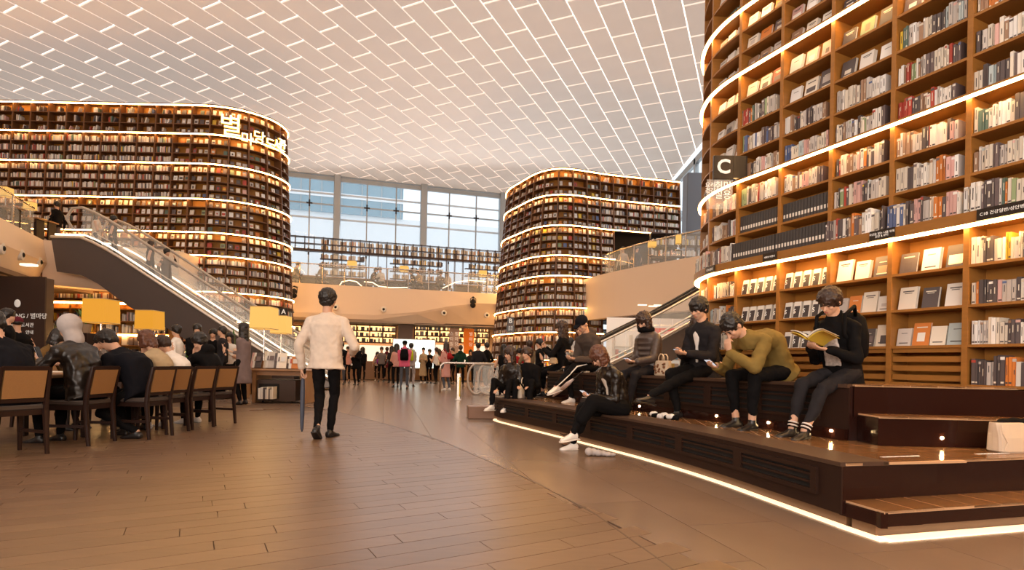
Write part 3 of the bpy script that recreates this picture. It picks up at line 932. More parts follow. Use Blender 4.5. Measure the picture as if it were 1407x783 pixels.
backC = [(3.88, 4.75), (3.0, 6.68), (2.9, 7.3), (2.75, 8.6), (2.6, 9.9)]
lowpoly = edgeL + [(2.6, 10.0), (4.0, 9), (5.2, 3.97), (5.0, 3.97)] + [(5.2, 4.03)]
polyL = edgeL + [(2.5, 10.0), (5.6, 10.0), (5.6, 4.25), (2.03 + 3.6, 3.37 + .99)]
MB().prism(polyL[::-1], .075, H1 - .015).build('lower_tier', M_RISER, seat)
polyU = edgeU + [(2.5, 9.8), (5.6, 9.8), (5.6, 4.20), (4.6, 4.30)]
MB().prism(polyU[::-1], H1 - .02, H2 - .02).build('upper_tier', M_RISER, seat)
def strip(path, t0, t1, zA, zB, a, b, n=None, m=None, name='part', par=seat, mesh_only=False):
    """solid following the path; a..b are offsets outward (negative = into the tier)"""
    n = n or max(1, int((t1 - t0) / .15)); rings = []
    for i in range(n + 1):
        p, nn = path.at(t0 + (t1 - t0) * i / n); f = lambda o, z: (p.x + nn.x * o, p.y + nn.y * o, z)
        rings.append([f(a, zA), f(b, zA), f(b, zB), f(a, zB)])
    mb = MB().rings(rings)
    return mb if mesh_only else mb.build(name, m, par)
pL = Path(edgeL, out=-1); pU = Path(edgeU, out=-1)
# out: the hall side is to the left of travel (towards -x): normal (-dy.. ) handled by out=-1
strip(pL, 0, pL.L, H1 - .02, H1 + .006, .02, -.34, m=M_SEATMAT, name='seat_board')
strip(pU, 0, pU.L, H2 - .03, H2, .03, -.36, m=M_SEATMAT, name='seat_board')
strip(pL, 0, pL.L, 0, .075, -.03, -.09, m=M_PLINTH, name='plinth')
strip(pL, 0, pL.L, -.004, .006, .035, -.028, m=M_FGLOW, name='cast_glow')
def grille(path, t0, t1, z0, z1, W, nsl):
    n = int((t1 - t0) / W); W = (t1 - t0) / n
    for k in range(n):
        a, b = t0 + k * W, t0 + (k + 1) * W
        strip(path, a + .05, b - .05, z0, z1, .0125, .0, 3, M_GRSHADE, 'shade_fill')
        mb = strip(path, a + .0, a + .05, z0, z1, .034, .0, 1, mesh_only=True)
        for s_ in (strip(path, b - .05, b, z0, z1, .034, 0, 1, mesh_only=True), strip(path, a, b, z1, z1 + .03, .034, 0, 4, mesh_only=True), strip(path, a, b, z0 - .03, z0, .034, 0, 4, mesh_only=True)):
            mb.add(s_.v, s_.f)
        mb.build('grille_frame', M_GRILLE, seat)
        for j in range(nsl):
            z = z0 + (z1 - z0) * (j + .65) / (nsl + .3)
            strip(path, a + .05, b - .05, z, z + .016, .030, .010, 4, M_GRILLE, 'slat')
strip(pL, 0, pL.L, .075, H1 - .02, .012, 0, m=M_GRILLE, name='apron')
grille(pL, .18, pL.L - .9, .185, .30, .78, 2)
strip(pU, 0, pU.L, H1 + .0, H2 - .03, .010, 0, m=M_GRILLE, name='apron')
grille(pU, .25, pU.L - .2, .56, .75, .62, 3)
strip(pU, 0, pU.L, H1, .475, .05, 0, m=M_RISER, name='skirting')
# tiles on the lower tier between the edge board and the upper riser
nT = 26; cnt = 0
for i in range(nT):
    a, b = pL.L * .80 * i / nT, pL.L * .80 * (i + 1) / nT
    ua, ub = pU.L * .98 * i / nT, pU.L * .98 * (i + 1) / nT
    P = lambda pa, t, o: (pa.at(t)[0] + pa.at(t)[1] * o)
    A0_, A1_ = P(pL, a + .012, -.345), P(pL, b - .0, -.345); B0_, B1_ = P(pU, ua + .012, .05), P(pU, ub, .05)
    for j in range(2):
        q = [A0_.lerp(B0_, j / 2 + .012), A1_.lerp(B1_, j / 2 + .012), A1_.lerp(B1_, j / 2 + .488), A0_.lerp(B0_, j / 2 + .488)]
        MB().prism([(p.x, p.y) for p in q], H1 - .014, H1 + random.uniform(-.0003, .0003)).build('tile', M_TREAD, seat)
strip(pL, 0, pL.L * .85, H1 - .016, H1 - .0012, -.30, -.95, m=M_GROUT, name='tile_bed')
# steps at the near end
sd = Vector((.964, .265)); sn2 = Vector((.265, -.964))
def stepblock(o, length, depth, z0, z1, nt, d=sd, n=sn2, led=False, lip=.0):
    o = Vector(o)
    q = [o, o + d * length, o + d * length - n * depth, o - n * depth]
    MB().prism([(p.x, p.y) for p in q], z0, z1 - .012).build('riser', M_RISER, seat)
    MB().prism([(p.x, p.y) for p in [o - n * .0 + n * .012, o + d * length + n * .012, o + d * length - n * depth, o - n * depth]], z1 - .016, z1 - .0012).build('tile_bed', M_GROUT, seat)
    w = length / nt
    for k in range(nt):
        for j in range(max(1, int(round(depth / .32)))):
            nj = max(1, int(round(depth / .32))); dj = depth / nj
            a = o + d * (w * k + .004) - n * (dj * j + .004 - (.016 if j == 0 else 0)); b = o + d * (w * (k + 1) - .004) - n * (dj * j + .004 - (.016 if j == 0 else 0))
            c = b - n * (dj - .008); e = a - n * (dj - .008)
            MB().prism([(p.x, p.y) for p in (a, b, c, e)], z1 - .012, z1 + random.uniform(-.0003, .0003)).build('tile', M_TREAD, seat)
stepblock((2.12, 3.14), 3.4, .27, .065, HS1, 15)
MB().box(-.02, .02, -.02, .02, .06, HS1 - .01).build('corner_post', M_RISER, seat, loc=(2.125, 3.15, 0))
o = Vector((2.12, 3.14)); q = [o - sn2 * .04, o + sd * 3.4 - sn2 * .04, o + sd * 3.4 - sn2 * .2, o - sn2 * .2 + Vector((-.0, 0))]
MB().prism([(p.x, p.y) for p in q], 0, .065).build('plinth', M_PLINTH, seat)
q = [o + sn2 * .06 + sd * -.02, o + sd * 3.4 + sn2 * .06, o + sd * 3.4 - sn2 * .03, o - sn2 * .03]
MB().prism([(p.x, p.y) for p in q], -.004, .006).build('cast_glow', M_FGLOW, seat)
MB().prism([(1.992, 3.36), (2.07, 3.085), (2.15, 3.10), (2.055, 3.375)], -.004, .006).build('cast_glow', M_FGLOW, seat)
# filler below the first step towards the side face
MB().prism([(2.115, 3.14), (2.40, 3.21), (2.35, 3.5), (2.03, 3.40)], .065, HS1 - .014).build('riser', M_RISER, seat)
# top of tier one on the step side
stepblock((2.045, 3.38), 3.45, .06, H1 - .2, H1, 15)
for k in range(14):
    for j in range(3):
        w = 3.2 / 14; base = Vector((2.35, 3.49)) + sd * (w * k) - sn2 * (.30 * j)
        q = [base + sd * .004 - sn2 * .004, base + sd * (w - .004) - sn2 * .004, base + sd * (w - .004) - sn2 * .296, base + sd * .004 - sn2 * .296]
        MB().prism([(p.x, p.y) for p in q], H1 - .013, H1 + .0005).build('tile', M_TREAD, seat)
MB().prism([(2.3, 3.47), (5.4, 4.32), (5.3, 5.0), (2.6, 4.45)], H1 - .016, H1 - .0012).build('tile_bed', M_GROUT, seat)
d2v = Vector((.998, -.03)).normalized(); n2v = Vector((-.03, -.998)).normalized()
stepblock((2.79, 4.20), 2.6, .27, H1 - .01, HS2, 12, d2v, n2v)
stepblock((2.765, 4.46), 2.6, .27, HS2 - .03, H2, 12, d2v, n2v)
for k in range(9):
    q = [(2.8 + k * .13, 4.74), (2.8 + k * .13 + .122, 4.74), (2.72 + k * .135 + .122, 5.05), (2.72 + k * .135, 5.05)]
    if q[1][0] < 3.75: MB().prism(q, H2 - .02, H2 + .001).build('tile', M_TREAD, seat)
# dark lettering strips set into the tier near the steps
for px0, px1, py, tx in ((1206, 1270, 627, 'WATCH YOUR STEP'), (1338, 1392, 623, 'WATCH YOUR STEP')):
    c = atz((px0 + px1) / 2, py, H1 + .001)
    text('lettering', tx, .036, M_WHITETXT, (c.x, c.y, H1 + .001), (0, 0, math.atan2(sd.y, sd.x)), seat, .0006)
# low step block at the far end
blk = MB().bevbox(-.26, .26, -.19, .19, 0, .21, .008).build('step_block', mat('step_block_wood', (.20, .10, .055), .4), None, loc=(-.50, 9.66, 0))
blk.rotation_euler = (0, 0, .15)
tag(blk, 'small brown step block at the far end of the seating', 'step')
# little recessed lights along the upper riser
M_SPOT = mat('spot_glow', (1, .75, .4), emit=170, ecol=(1, .66, .30))
spots = [(879, 557), (985, 571), (1056, 581), (1144, 595)]
for px, py in spots:
    best = None
    for i in range(200):
        t = pU.L * i / 200; p, n = pU.at(t); p3 = Vector((p.x + n.x * .055, p.y + n.y * .055, .452)); x, y = pix(p3)
        if best is None or abs(x - px) < best[0]: best = (abs(x - px), p3, n)
    _, p3, n = best
    MB().ell(p3, (Vector((1, 0, 0)), Vector((0, 1, 0)), Vector((0, 0, 1))), .011, .011, .011, 10, 6).build('step_light', M_SPOT, seat)
p3 = Vector((atz(1279, 600, .45).x, 4.19, .455))
MB().ell(p3 + Vector((0, -.005, 0)), (Vector((1, 0, 0)), Vector((0, 1, 0)), Vector((0, 0, 1))), .011, .011, .011, 10, 6).build('step_light', M_SPOT, seat)

# ================================================================ escalators
M_TRUSS = mat('escalator_truss', (0.085, 0.065, 0.060), 0.55)
M_TRIM = mat('pale_metal_trim', (0.75, 0.70, 0.62), 0.3, metal=.7)
M_ELED = mat('escalator_light', (1, .9, .75), emit=2.2, ecol=(1, .86, .66))
M_STEP = mat('ribbed_step', (0.30, 0.28, 0.25), 0.4, metal=.6)
M_RUB = mat('rubber_handrail', (0.50, 0.43, 0.36), 0.35)
YE = 17.0
def exz(px, py, Y=YE): v = at(px, py, Y); return (v.x, v.z)
esc = empty('escalator', (0, 0, 0), 0, 'long escalator with dark side panel descending before the left tower', 'escalator')
top = [exz(70, 326), exz(111, 327), exz(128, 334), exz(145, 343), exz(160, 352), exz(302, 445), exz(352, 478), exz(440, 531)]
bot = [exz(78, 373), exz(112, 378), exz(135, 390), exz(155, 405), exz(177, 421), exz(228, 450), exz(300, 494), exz(352, 528)]
poly = top + [(top[-1][0] - .1, 0.0)] + bot[::-1]
def xzprism(poly, y0, y1):
    return MB().rings([[(x, y0, max(z, 0.001)) for x, z in poly], [(x, y1, max(z, 0.001)) for x, z in poly]])
xzprism(poly, YE, YE + .06).build('side_panel', M_TRUSS, esc)
xzprism(poly, YE + 1.54, YE + 1.6).build('side_panel', M_TRUSS, esc)
xzprism([(x, z - .05) for x, z in top] + [(x, z + .02) for x, z in bot[::-1]], YE + .07, YE + 1.5).build('truss', M_TRUSS, esc)
MB().tube([(x, YE - .0, z + .02) for x, z in top], .045, 8).build('trim', M_TRIM, esc)
for yy in (YE + .16, YE + 1.42):
    MB().tube([(x, yy, z + .13) for x, z in top], .03, 6).build('skirt_light', M_ELED, esc)
    MB().tube([(x, yy, z + .30) for x, z in top[2:]], .018, 6).build('skirt_trim', M_TRIM, esc)
for yy in (YE + .05, YE + 1.55):
    pts = [(x, yy, z + .95) for x, z in top[1:]]
    MB().tube([(top[1][0] - .3, yy, top[1][1] + .3), (top[1][0] - .5, yy, top[1][1] + .62), (top[1][0] - .3, yy, top[1][1] + .93)] + pts, .042, 8).build('handrail', M_RUB, esc, smooth=True)
    gl = [(x, z + .1) for x, z in top[1:]] + [(x, z + .92) for x, z in top[:0:-1]]
    for k in range(1, len(top) - 1):
        (xa, za), (xb, zb) = top[k], top[k + 1]
        m_ = max(1, int(abs(xb - xa) / 1.4))
        for j in range(m_):
            x0, x1 = lerp(xa, xb, j / m_) + .01, lerp(xa, xb, (j + 1) / m_) - .01; z0, z1 = lerp(za, zb, j / m_), lerp(za, zb, (j + 1) / m_)
            MB().rings([[(x0, yy - .006, z0 + .1), (x1, yy - .006, z1 + .1), (x1, yy - .006, z1 + .92), (x0, yy - .006, z0 + .92)],
                        [(x0, yy + .006, z0 + .1), (x1, yy + .006, z1 + .1), (x1, yy + .006, z1 + .92), (x0, yy + .006, z0 + .92)]]).build('pane', M_GLASS, esc)
x = top[4][0]; k = 0
while x < top[-1][0] - .3:
    z = lerp(top[4][1], top[-1][1], (x - top[4][0]) / (top[-1][0] - top[4][0])) + .05
    MB().box(x, x + .38, YE + .22, YE + 1.36, z - .85, z - .63).build('step', M_STEP, esc)
    x += .36
def esc_z(x):
    for (xa, za), (xb, zb) in zip(top[:-1], top[1:]):
        if xa <= x <= xb: return lerp(za, zb, (x - xa) / (xb - xa)) + .05
    return top[0][1]
# right escalator
esr = empty('escalator', (0, 0, 0), 0, 'right escalator handrails rising behind the seated readers to the balcony', 'escalator')
YR = 13.0
tr = [exz(815, 510, YR), exz(860, 488, YR), exz(907, 465, YR), exz(947, 443, YR), exz(1060, 378, YR), exz(1140, 330, YR)]
for yy, dz in ((YR, .60), (YR + 1.3, .60)):
    pts = [(x, yy, z + dz + .08) for x, z in tr]
    MB().tube([(pts[0][0] - .35, yy, pts[0][2] - .55), (pts[0][0] - .5, yy, pts[0][2] - .3), (pts[0][0] - .3, yy, pts[0][2] - .05)] + pts, .035, 8).build('handrail', mat('dark_rubber', (.03, .025, .02), .3), esr, smooth=True)
    MB().tube([(x, yy, z + dz - .0) for x, z in tr], .028, 6).build('rail_trim', M_TRIM, esr)
    MB().tube([(x, yy, z) for x, z in tr], .03, 6).build('skirt_trim', M_TRIM, esr)
    for (xa, za), (xb, zb) in zip(tr[:-1], tr[1:]):
        MB().rings([[(xa, yy - .005, za), (xb - .02, yy - .005, zb), (xb - .02, yy - .005, zb + dz), (xa, yy - .005, za + dz)], [(xa, yy + .005, za), (xb - .02, yy + .005, zb), (xb - .02, yy + .005, zb + dz), (xa, yy + .005, za + dz)]]).build('pane', M_GLASS, esr)
MB().rings([[(x, YR + .1, z - .08) for x, z in tr] + [(x, YR + .1, max(.0, z - .7)) for x, z in tr[::-1]], [(x, YR + 1.2, z - .08) for x, z in tr] + [(x, YR + 1.2, max(.0, z - .7)) for x, z in tr[::-1]]]).build('truss', M_TRUSS, esr)

# ================================================================ shops under the centre balcony
SH0 = BF0 - WN * 2.2            # shop front line, 2.2 m behind the balcony front
def sx(px, off=2.2):
    o = BF0 - WN * off; U = (px - 703.5) / F; t = (U * o.y - o.x) / (WD.x - U * WD.y); return t
shopw = MB().box(-8, 16, 0.9, 1.1, 0, 2.86).build('wall_shop', mat('shop_back_wall', (.62, .44, .28), .6)); shopw.location = SH0; shopw.rotation_euler = (0, 0, rzW); shopw['kind'] = 'structure'
M_LIT = mat('lit_shelf_back', (1, .6, .25), emit=2.6, ecol=(1, .55, .2))
M_WARMW = mat('lit_counter', (1, .85, .7), emit=1.1, ecol=(1, .80, .58))
def zpx(px, py, off=2.2):
    o = BF0 - WN * off + WD * sx(px, off); return at(px, py, o.y).z
def shop_case(px0, px1, lab, bottle_seed):
    x0, x1 = sx(px0), sx(px1); z1, z0 = zpx((px0 + px1) / 2, 446), zpx((px0 + px1) / 2, 470)
    o = empty('display_shelf', SH0, rzW, lab, 'display shelf', 'lit display shelves below the far balcony')
    MB().box(x0, x1, .75, .8, z0, z1).build('lit_back', M_LIT, o)
    for k in range(4):
        z = lerp(z0, z1, k / 3); MB().box(x0, x1, .35, .8, z - .03, z + .03).build('shelf', M_WOODD, o)
    n = max(2, int((x1 - x0) / .62))
    for k in range(n + 1):
        x = lerp(x0, x1, k / n); MB().box(x - .025, x + .025, .35, .8, z0, z1).build('divider', M_WOODD, o)
    MB().box(x0 - .1, x1 + .1, .2, .85, z1 + .1, z1 + .35).build('canopy', mat('pale_wood', (.62, .40, .22), .4), o)
    MB().box(x0, x1, .5, .85, .95, z0 - .15).build('lit_panel', M_WARMW, o)
    MB().box(x0 - .05, x1 + .05, .1, .85, 0, .95).build('counter', mat('counter_wood', (.36, .2, .1), .4), o)
    random.seed(bottle_seed); g = MB()
    for k in range(3):
        za, zb = lerp(z0, z1, k / 3) + .03, lerp(z0, z1, (k + 1) / 3) - .05; x = x0 + .08
        while x < x1 - .15:
            w = random.uniform(.07, .2); hh = (zb - za) * random.uniform(.6, .95)
            c, _ = pick(); c = tuple(min(1, v * 1.2) for v in c)
            g.obox((x + w / 2, .5, za + hh / 2), (w / 2, 0, 0), (0, .06, 0), (0, 0, hh / 2), 0, c); x += w + random.uniform(.02, .16)
    tag(g.build('goods', M_BOOK, o, col=True), kind='stuff')
    return o
shop_case(388, 412, 'short lit display shelf beside the first desk lamps', 1)
shop_case(470, 544, 'lit display shelf above the crowd, left of grey pillar', 2)
shop_case(570, 674, 'long lit display shelf behind the two hanging banners', 3)
pl_ = MB().box(sx(547, 1.2), sx(567, 1.2), 0, .6, 0, 2.86).build('column', mat('grey_brown_paint', (.16, .11, .09), .6)); pl_.location = BF0 - WN * 1.2; pl_.rotation_euler = (0, 0, rzW)
tag(pl_, 'grey brown pillar between the shops', 'column', kind='structure')
scr = empty('display_screen', BF0 - WN * .5, rzW, 'wide bright white screen behind the pink-coated visitor', 'screen')
x0, x1 = sx(540, .5), sx(597, .5); zt, zb = zpx(560, 467, 1.0), zpx(560, 505, 1.0)
MB().bevbox(x0 - .04, x1 + .04, .0, .1, zb - .04, zt + .04, .01).build('casing', mat('screen_casing', (.5, .5, .5), .4), scr)
MB().box(x0, x1, -.01, .0, zb, zt).build('screen', mat('screen_glow', (.8, 1, 1), emit=1.1, ecol=(.80, 1.0, .98)), scr)
MB().box((x0 + x1) / 2 - .05, (x0 + x1) / 2 + .05, .02, .08, 0, zb).box((x0 + x1) / 2 - .4, (x0 + x1) / 2 + .4, -.15, .25, 0, .04).build('stand', M_DARKMETAL, scr)
for px0, px1, py0, py1, col, body, lab in ((616.5, 630, 450.5, 500, (.42, .30, .26), '별마당\n스타필드', 'grey hanging banner with two columns of pale letters'), (636.5, 650.5, 451, 486, (.80, .22, .02), '별마당', 'orange hanging banner with pale letters')):
    x0, x1 = sx(px0, .9), sx(px1, .9); zt, zb = zpx(px0, py0, .9), zpx(px0, py1, .9)
    o = empty('banner', BF0 - WN * .9, rzW, lab, 'banner', 'banners below the far balcony')
    MB().box(x0, x1, -.004, .004, zb, zt).build('cloth', mat('banner_' + body[:1] + str(int(px0)), col, .8), o)
    MB().tube([(x0 - .02, 0, zt), (x1 + .02, 0, zt)], .015).build('rod', M_STEEL, o)
    MB().box((x0 + x1) / 2 - .006, (x0 + x1) / 2 + .006, -.004, .004, zt, 2.84).build('hanger', M_STEEL, o)
    cols_ = body.split('\n')
    for j, wd in enumerate(cols_):
        for i, ch in enumerate(wd):
            text('letter', ch, .22, M_WHITETXT, (lerp(x0, x1, .70 if len(cols_) == 1 else .75 - .5 * j), -.008, zt - .3 - i * .27), (R(90), 0, 0), o, .002)
# ================================================================ signs
def on_path(tw, px, z, out):
    """pose on a tower's face under picture column px at height z, 'out' in front of it"""
    best = None
    for i in range(1200):
        t = tw.path.L * i / 1200; p = tw.P(t, z, -out)
        if p.y < 1: continue
        _, n = tw.path.at(t)
        if n.dot(Vector((p.x, p.y))) > 0.0: continue
        x, y = pix(p)
        if best is None or abs(x - px) < best[0]: best = (abs(x - px), p, n)
    return best[1], math.atan2(best[2].y, best[2].x) + PI / 2
M_SIGNW = mat('sign_letter_glow', (1, .95, .85), emit=1.5, ecol=(1, .88, .66))
M_HALO = mat('sign_letter_halo', (1, .6, .1), emit=1.1, ecol=(1, .50, .05))  # orange halo of light around the letters, built as glowing copies
sg = empty('lettered_sign', (0, 0, 0), 0, 'glowing Korean lettering mounted on the left bookcase tower', 'sign')
for ch, px, z, s_ in (('별', 317, 9.50, .86), ('마', 340, 9.13, .50), ('당', 356.5, 9.31, .50), ('도', 371.5, 9.20, .48), ('서', 382, 9.27, .50), ('관', 388, 9.36, .52)):
    p, rz = on_path(towerA, px, z, .16)
    b_ = text('letter', ch, s_, M_SIGNW, p, (R(90), 0, rz), sg, .02, bold=-.004 * s_)
    text('letter_halo', ch, s_, M_HALO, p - Vector((math.sin(rz), -math.cos(rz), 0)) * -.0 + Vector((-math.sin(rz), math.cos(rz), 0)) * .045, (R(90), 0, rz), sg, .015, bold=.014 * s_)
    MB().box(-.01, .01, 0, .16, -.01, .01).build('bracket', M_DARKMETAL, sg, loc=p)
def blade(name, letter, px, py, w, h, Y, lab, sub=None, rz=0.0):
    c = at(px, py, Y); o = empty(name, c, rz, lab, 'sign')
    MB().bevbox(-w / 2, w / 2, -.02, .02, -h / 2, h / 2, .004).build('board', mat('sign_black', (.02, .014, .01), .3), o)
    text('letter', letter, h * .82, M_WHITETXT, (0, -.024, 0), (R(90), 0, 0), o, .003, bold=h * .018)
    return o
sC = blade('hanging_sign', 'C', 993.5, 230.5, .25, .30, 6.95, 'black square sign with white letter C on the right bookcase corner')
MB().box(.125, .30, -.012, .01, -.13, .15).build('arm', mat('sign_black', (.02, .014, .01), .3), sC)
MB().box(-.20, .125, -.005, .005, -.52, -.15).build('glass_plate', M_GLASS, sC)
text('letter', '취미\n실용', .115, M_WHITETXT, (0, -.01, -.29), (R(90), 0, 0), sC, .002)
text('letter', '요리\n건강', .07, M_WHITETXT, (-.16, -.01, -.26), (R(90), 0, 0), sC, .002)
sA = blade('hanging_sign', 'A', 390, 428.5, .28, .28, 19.9, 'small black sign with white letter A beside the desk lamps')
sB = blade('hanging_sign', 'B', 701.5, 441, .26, .30, 22.2, 'small black sign with white letter B on the central bookcase')
MB().box(-.02, .02, .02, .9, .05, .09).build('arm', M_BLACK, sA); MB().box(-.02, .02, .02, .8, .05, .09).build('arm', M_BLACK, sB)
MB().box(-.16, .16, -.01, .01, -.45, -.17).build('sub_board', mat('sign_black', (.02, .014, .01), .3), sB)
text('letter', '경제\n문학', .10, M_WHITETXT, (0, -.014, -.30), (R(90), 0, 0), sB, .002)
for body, px, w, lab, sz in (('C18 건강일반/성인병', 1378, .34, 'black shelf label reading C18 on the ledge', .034), ('자신을 찾는 나를 위해\n건강 & 뷰티', 1213, .235, 'black two-line shelf label on the ledge beside the woman', .026),
                             ('세계의 여행서', 1058.5, .19, 'small black shelf label under the black folders', .026), ('C14 요리', 976, .22, 'curved black shelf label at the corner of the ledge', .04)):
    p, rz = on_path(towerC, px, 2.262, .088)
    o = empty('shelf_label', p, rz, lab, 'label', 'black labels on the near bookcase ledge')
    MB().box(-w / 2, w / 2, -.012, 0, -.048, .048).build('plate', mat('sign_black', (.02, .014, .01), .3), o)
    text('letter', body, sz, M_WHITETXT, (0, -.013, 0), (R(90), 0, 0), o, .0008)
# ================================================================ people
SOFT = []
FOLD, FSTR = {}, {'cloth': .030, 'hair': .034, 'leather': .038}
for n_, sz, dp in (('cloth', .085, 2), ('hair', .022, 2), ('leather', .055, 2)):
    t_ = bpy.data.textures.new('folds_' + n_, 'CLOUDS'); t_.noise_scale = sz; t_.noise_depth = dp; FOLD[n_] = t_
def soft(mb, name, m_, parent, voxel, it=3, wr=None):
    """one continuous rounded surface grown over overlapping volumes"""
    o = mb.build(name, m_, parent)
    r = o.modifiers.new('remesh', 'REMESH'); r.mode = 'VOXEL'; r.voxel_size = voxel; r.use_smooth_shade = True
    if wr:
        d = o.modifiers.new('folds', 'DISPLACE'); d.texture = FOLD[wr]; d.strength = FSTR[wr]; d.mid_level = .5; d.texture_coords = 'LOCAL'
    if it:
        s = o.modifiers.new('smooth', 'SMOOTH'); s.factor = .5; s.iterations = it
    SOFT.append((o, m_)); return o
SKIN = mat('skin', (0.60, 0.35, 0.235), 0.5, noise=.06, nscale=10, spec=.35)
def cloth(name, col, rough=.8, noise=.12, nscale=14, bump=.25, **k):
    return mat('cloth_' + name, col, rough, noise=noise, nscale=nscale, bump=bump, spec=.08, **k)
def hairm(name, col): return mat('hair_' + name, col, .42, noise=.5, nscale=22, stretch=(3, 3, .5), bump=.5)
H_BLACK = hairm('black', (.012, .009, .008)); H_DARK = hairm('dark_brown', (.035, .016, .010)); H_BROWN = hairm('brown', (.10, .035, .018))
C = dict(black=cloth('black', (.006, .0055, .006)), charcoal=cloth('charcoal', (.020, .018, .020)), cream=cloth('cream', (.66, .56, .47)), grey=cloth('grey', (.16, .14, .14)),
         olive=cloth('olive', (.20, .135, .04)), brown=cloth('brown', (.15, .085, .03)), navy=cloth('navy', (.007, .007, .010)), pink=cloth('pink', (.70, .13, .23)),
         rose=cloth('rose', (.62, .32, .27)), wine=cloth('wine', (.12, .018, .03)), beige=cloth('beige', (.42, .32, .20)), green=cloth('green', (.012, .04, .025)),
         white=cloth('white', (.78, .74, .70)), denim=cloth('denim', (.08, .09, .11)), taupe=cloth('taupe', (.075, .055, .045)), mauve=cloth('mauve', (.19, .14, .135)),
         leather=mat('cloth_leather', (.010, .006, .004), .36, noise=.3, nscale=5, bump=.8), puffer=mat('cloth_puffer', (.065, .045, .038), .38, noise=.1, nscale=8, bump=.2),
         lightgrey=cloth('lightgrey', (.42, .38, .37)), purple=cloth('purple', (.20, .04, .28)), lime=cloth('lime', (.45, .55, .02)), red=cloth('red', (.35, .02, .02)), khaki=cloth('khaki', (.20, .14, .08)),
         blouse=mat('cloth_blouse', (.42, .36, .32), .7, noise=.75, nscale=42), shoe=mat('shoe_black', (.012, .010, .010), .35), shoew=mat('shoe_white', (.80, .76, .72), .5), sole=mat('shoe_sole', (.75, .70, .64), .6))
def V3(*a): return Vector(a)
def ik(a, t, l1, l2, pole):
    d = t - a; L = d.length; mx = (l1 + l2) * .995
    if L > mx: t = a + d * (mx / L); d = t - a; L = mx
    x = (l1 * l1 - l2 * l2 + L * L) / (2 * L); hgt = math.sqrt(max(0, l1 * l1 - x * x)); u = d / L
    p = pole - u * pole.dot(u)
    p = p.normalized() if p.length > 1e-4 else V3(0, 0, 1)
    return a + u * x + p * hgt, t
def hand_mb(mb, w, d, n, side, s, curl=.5, thumb=.5, nn=8):
    """w wrist, d finger direction, n palm normal (the way the palm looks), side +1 when the thumb lies on +cross(d,n)"""
    d = d.normalized(); n = (n - d * n.dot(d)).normalized(); x = d.cross(n) * side      # towards the thumb
    k = w + d * (.088 * s)
    mb.loft([(w - d * .02 * s, x * .024 * s, n * .018 * s), (w + d * .015 * s, x * .028 * s, n * .016 * s), (w + d * .055 * s, x * .040 * s, n * .014 * s), (k, x * .040 * s, n * .011 * s)], 10)
    for i, (ox, ln, r) in enumerate(((.030, .072, .0092), (.010, .082, .0094), (-.010, .076, .0090), (-.029, .058, .0080))):
        p = k + x * (ox * s) - d * (.006 * s); a = curl * (.7 + .12 * i); cur = d.copy(); ang_ = 0
        for seg, fr in enumerate((.45, .31, .24)):
            ang_ += a * (.8 if seg == 0 else 1.0)
            v = d * math.cos(ang_) + n * math.sin(ang_) + x * (.06 * (1.5 - i) * (1 if seg == 0 else .4))
            q = p + v.normalized() * (ln * fr * s); mb.cap(p, q, r * s * (1 - .08 * seg), r * s * (1 - .08 * (seg + 1)), nn); p = q
    p = w + d * (.022 * s) + x * (.022 * s) + n * (.004 * s)
    v1 = (d * .62 + x * .75 + n * (.25 + .4 * thumb)).normalized(); q = p + v1 * (.042 * s); mb.cap(p, q, .0125 * s, .0110 * s, nn)
    v2 = (d * .85 + x * (.45 - .5 * thumb) + n * (.2 + .55 * thumb)).normalized(); q2 = q + v2 * (.030 * s); mb.cap(q, q2, .0108 * s, .0095 * s, nn)
    v3 = (d * .95 + x * (.1 - .5 * thumb) + n * .45 * thumb).normalized(); mb.cap(q2, q2 + v3 * (.022 * s), .0096 * s, .0082 * s, nn)
def rotm(yaw=0, pitch=0, roll=0):
    """yaw about z (positive turns to the figure's left), pitch nods forward, roll tilts to the right"""
    return Matrix.Rotation(yaw, 3, 'Z') @ Matrix.Rotation(-pitch, 3, 'X') @ Matrix.Rotation(roll, 3, 'Y')
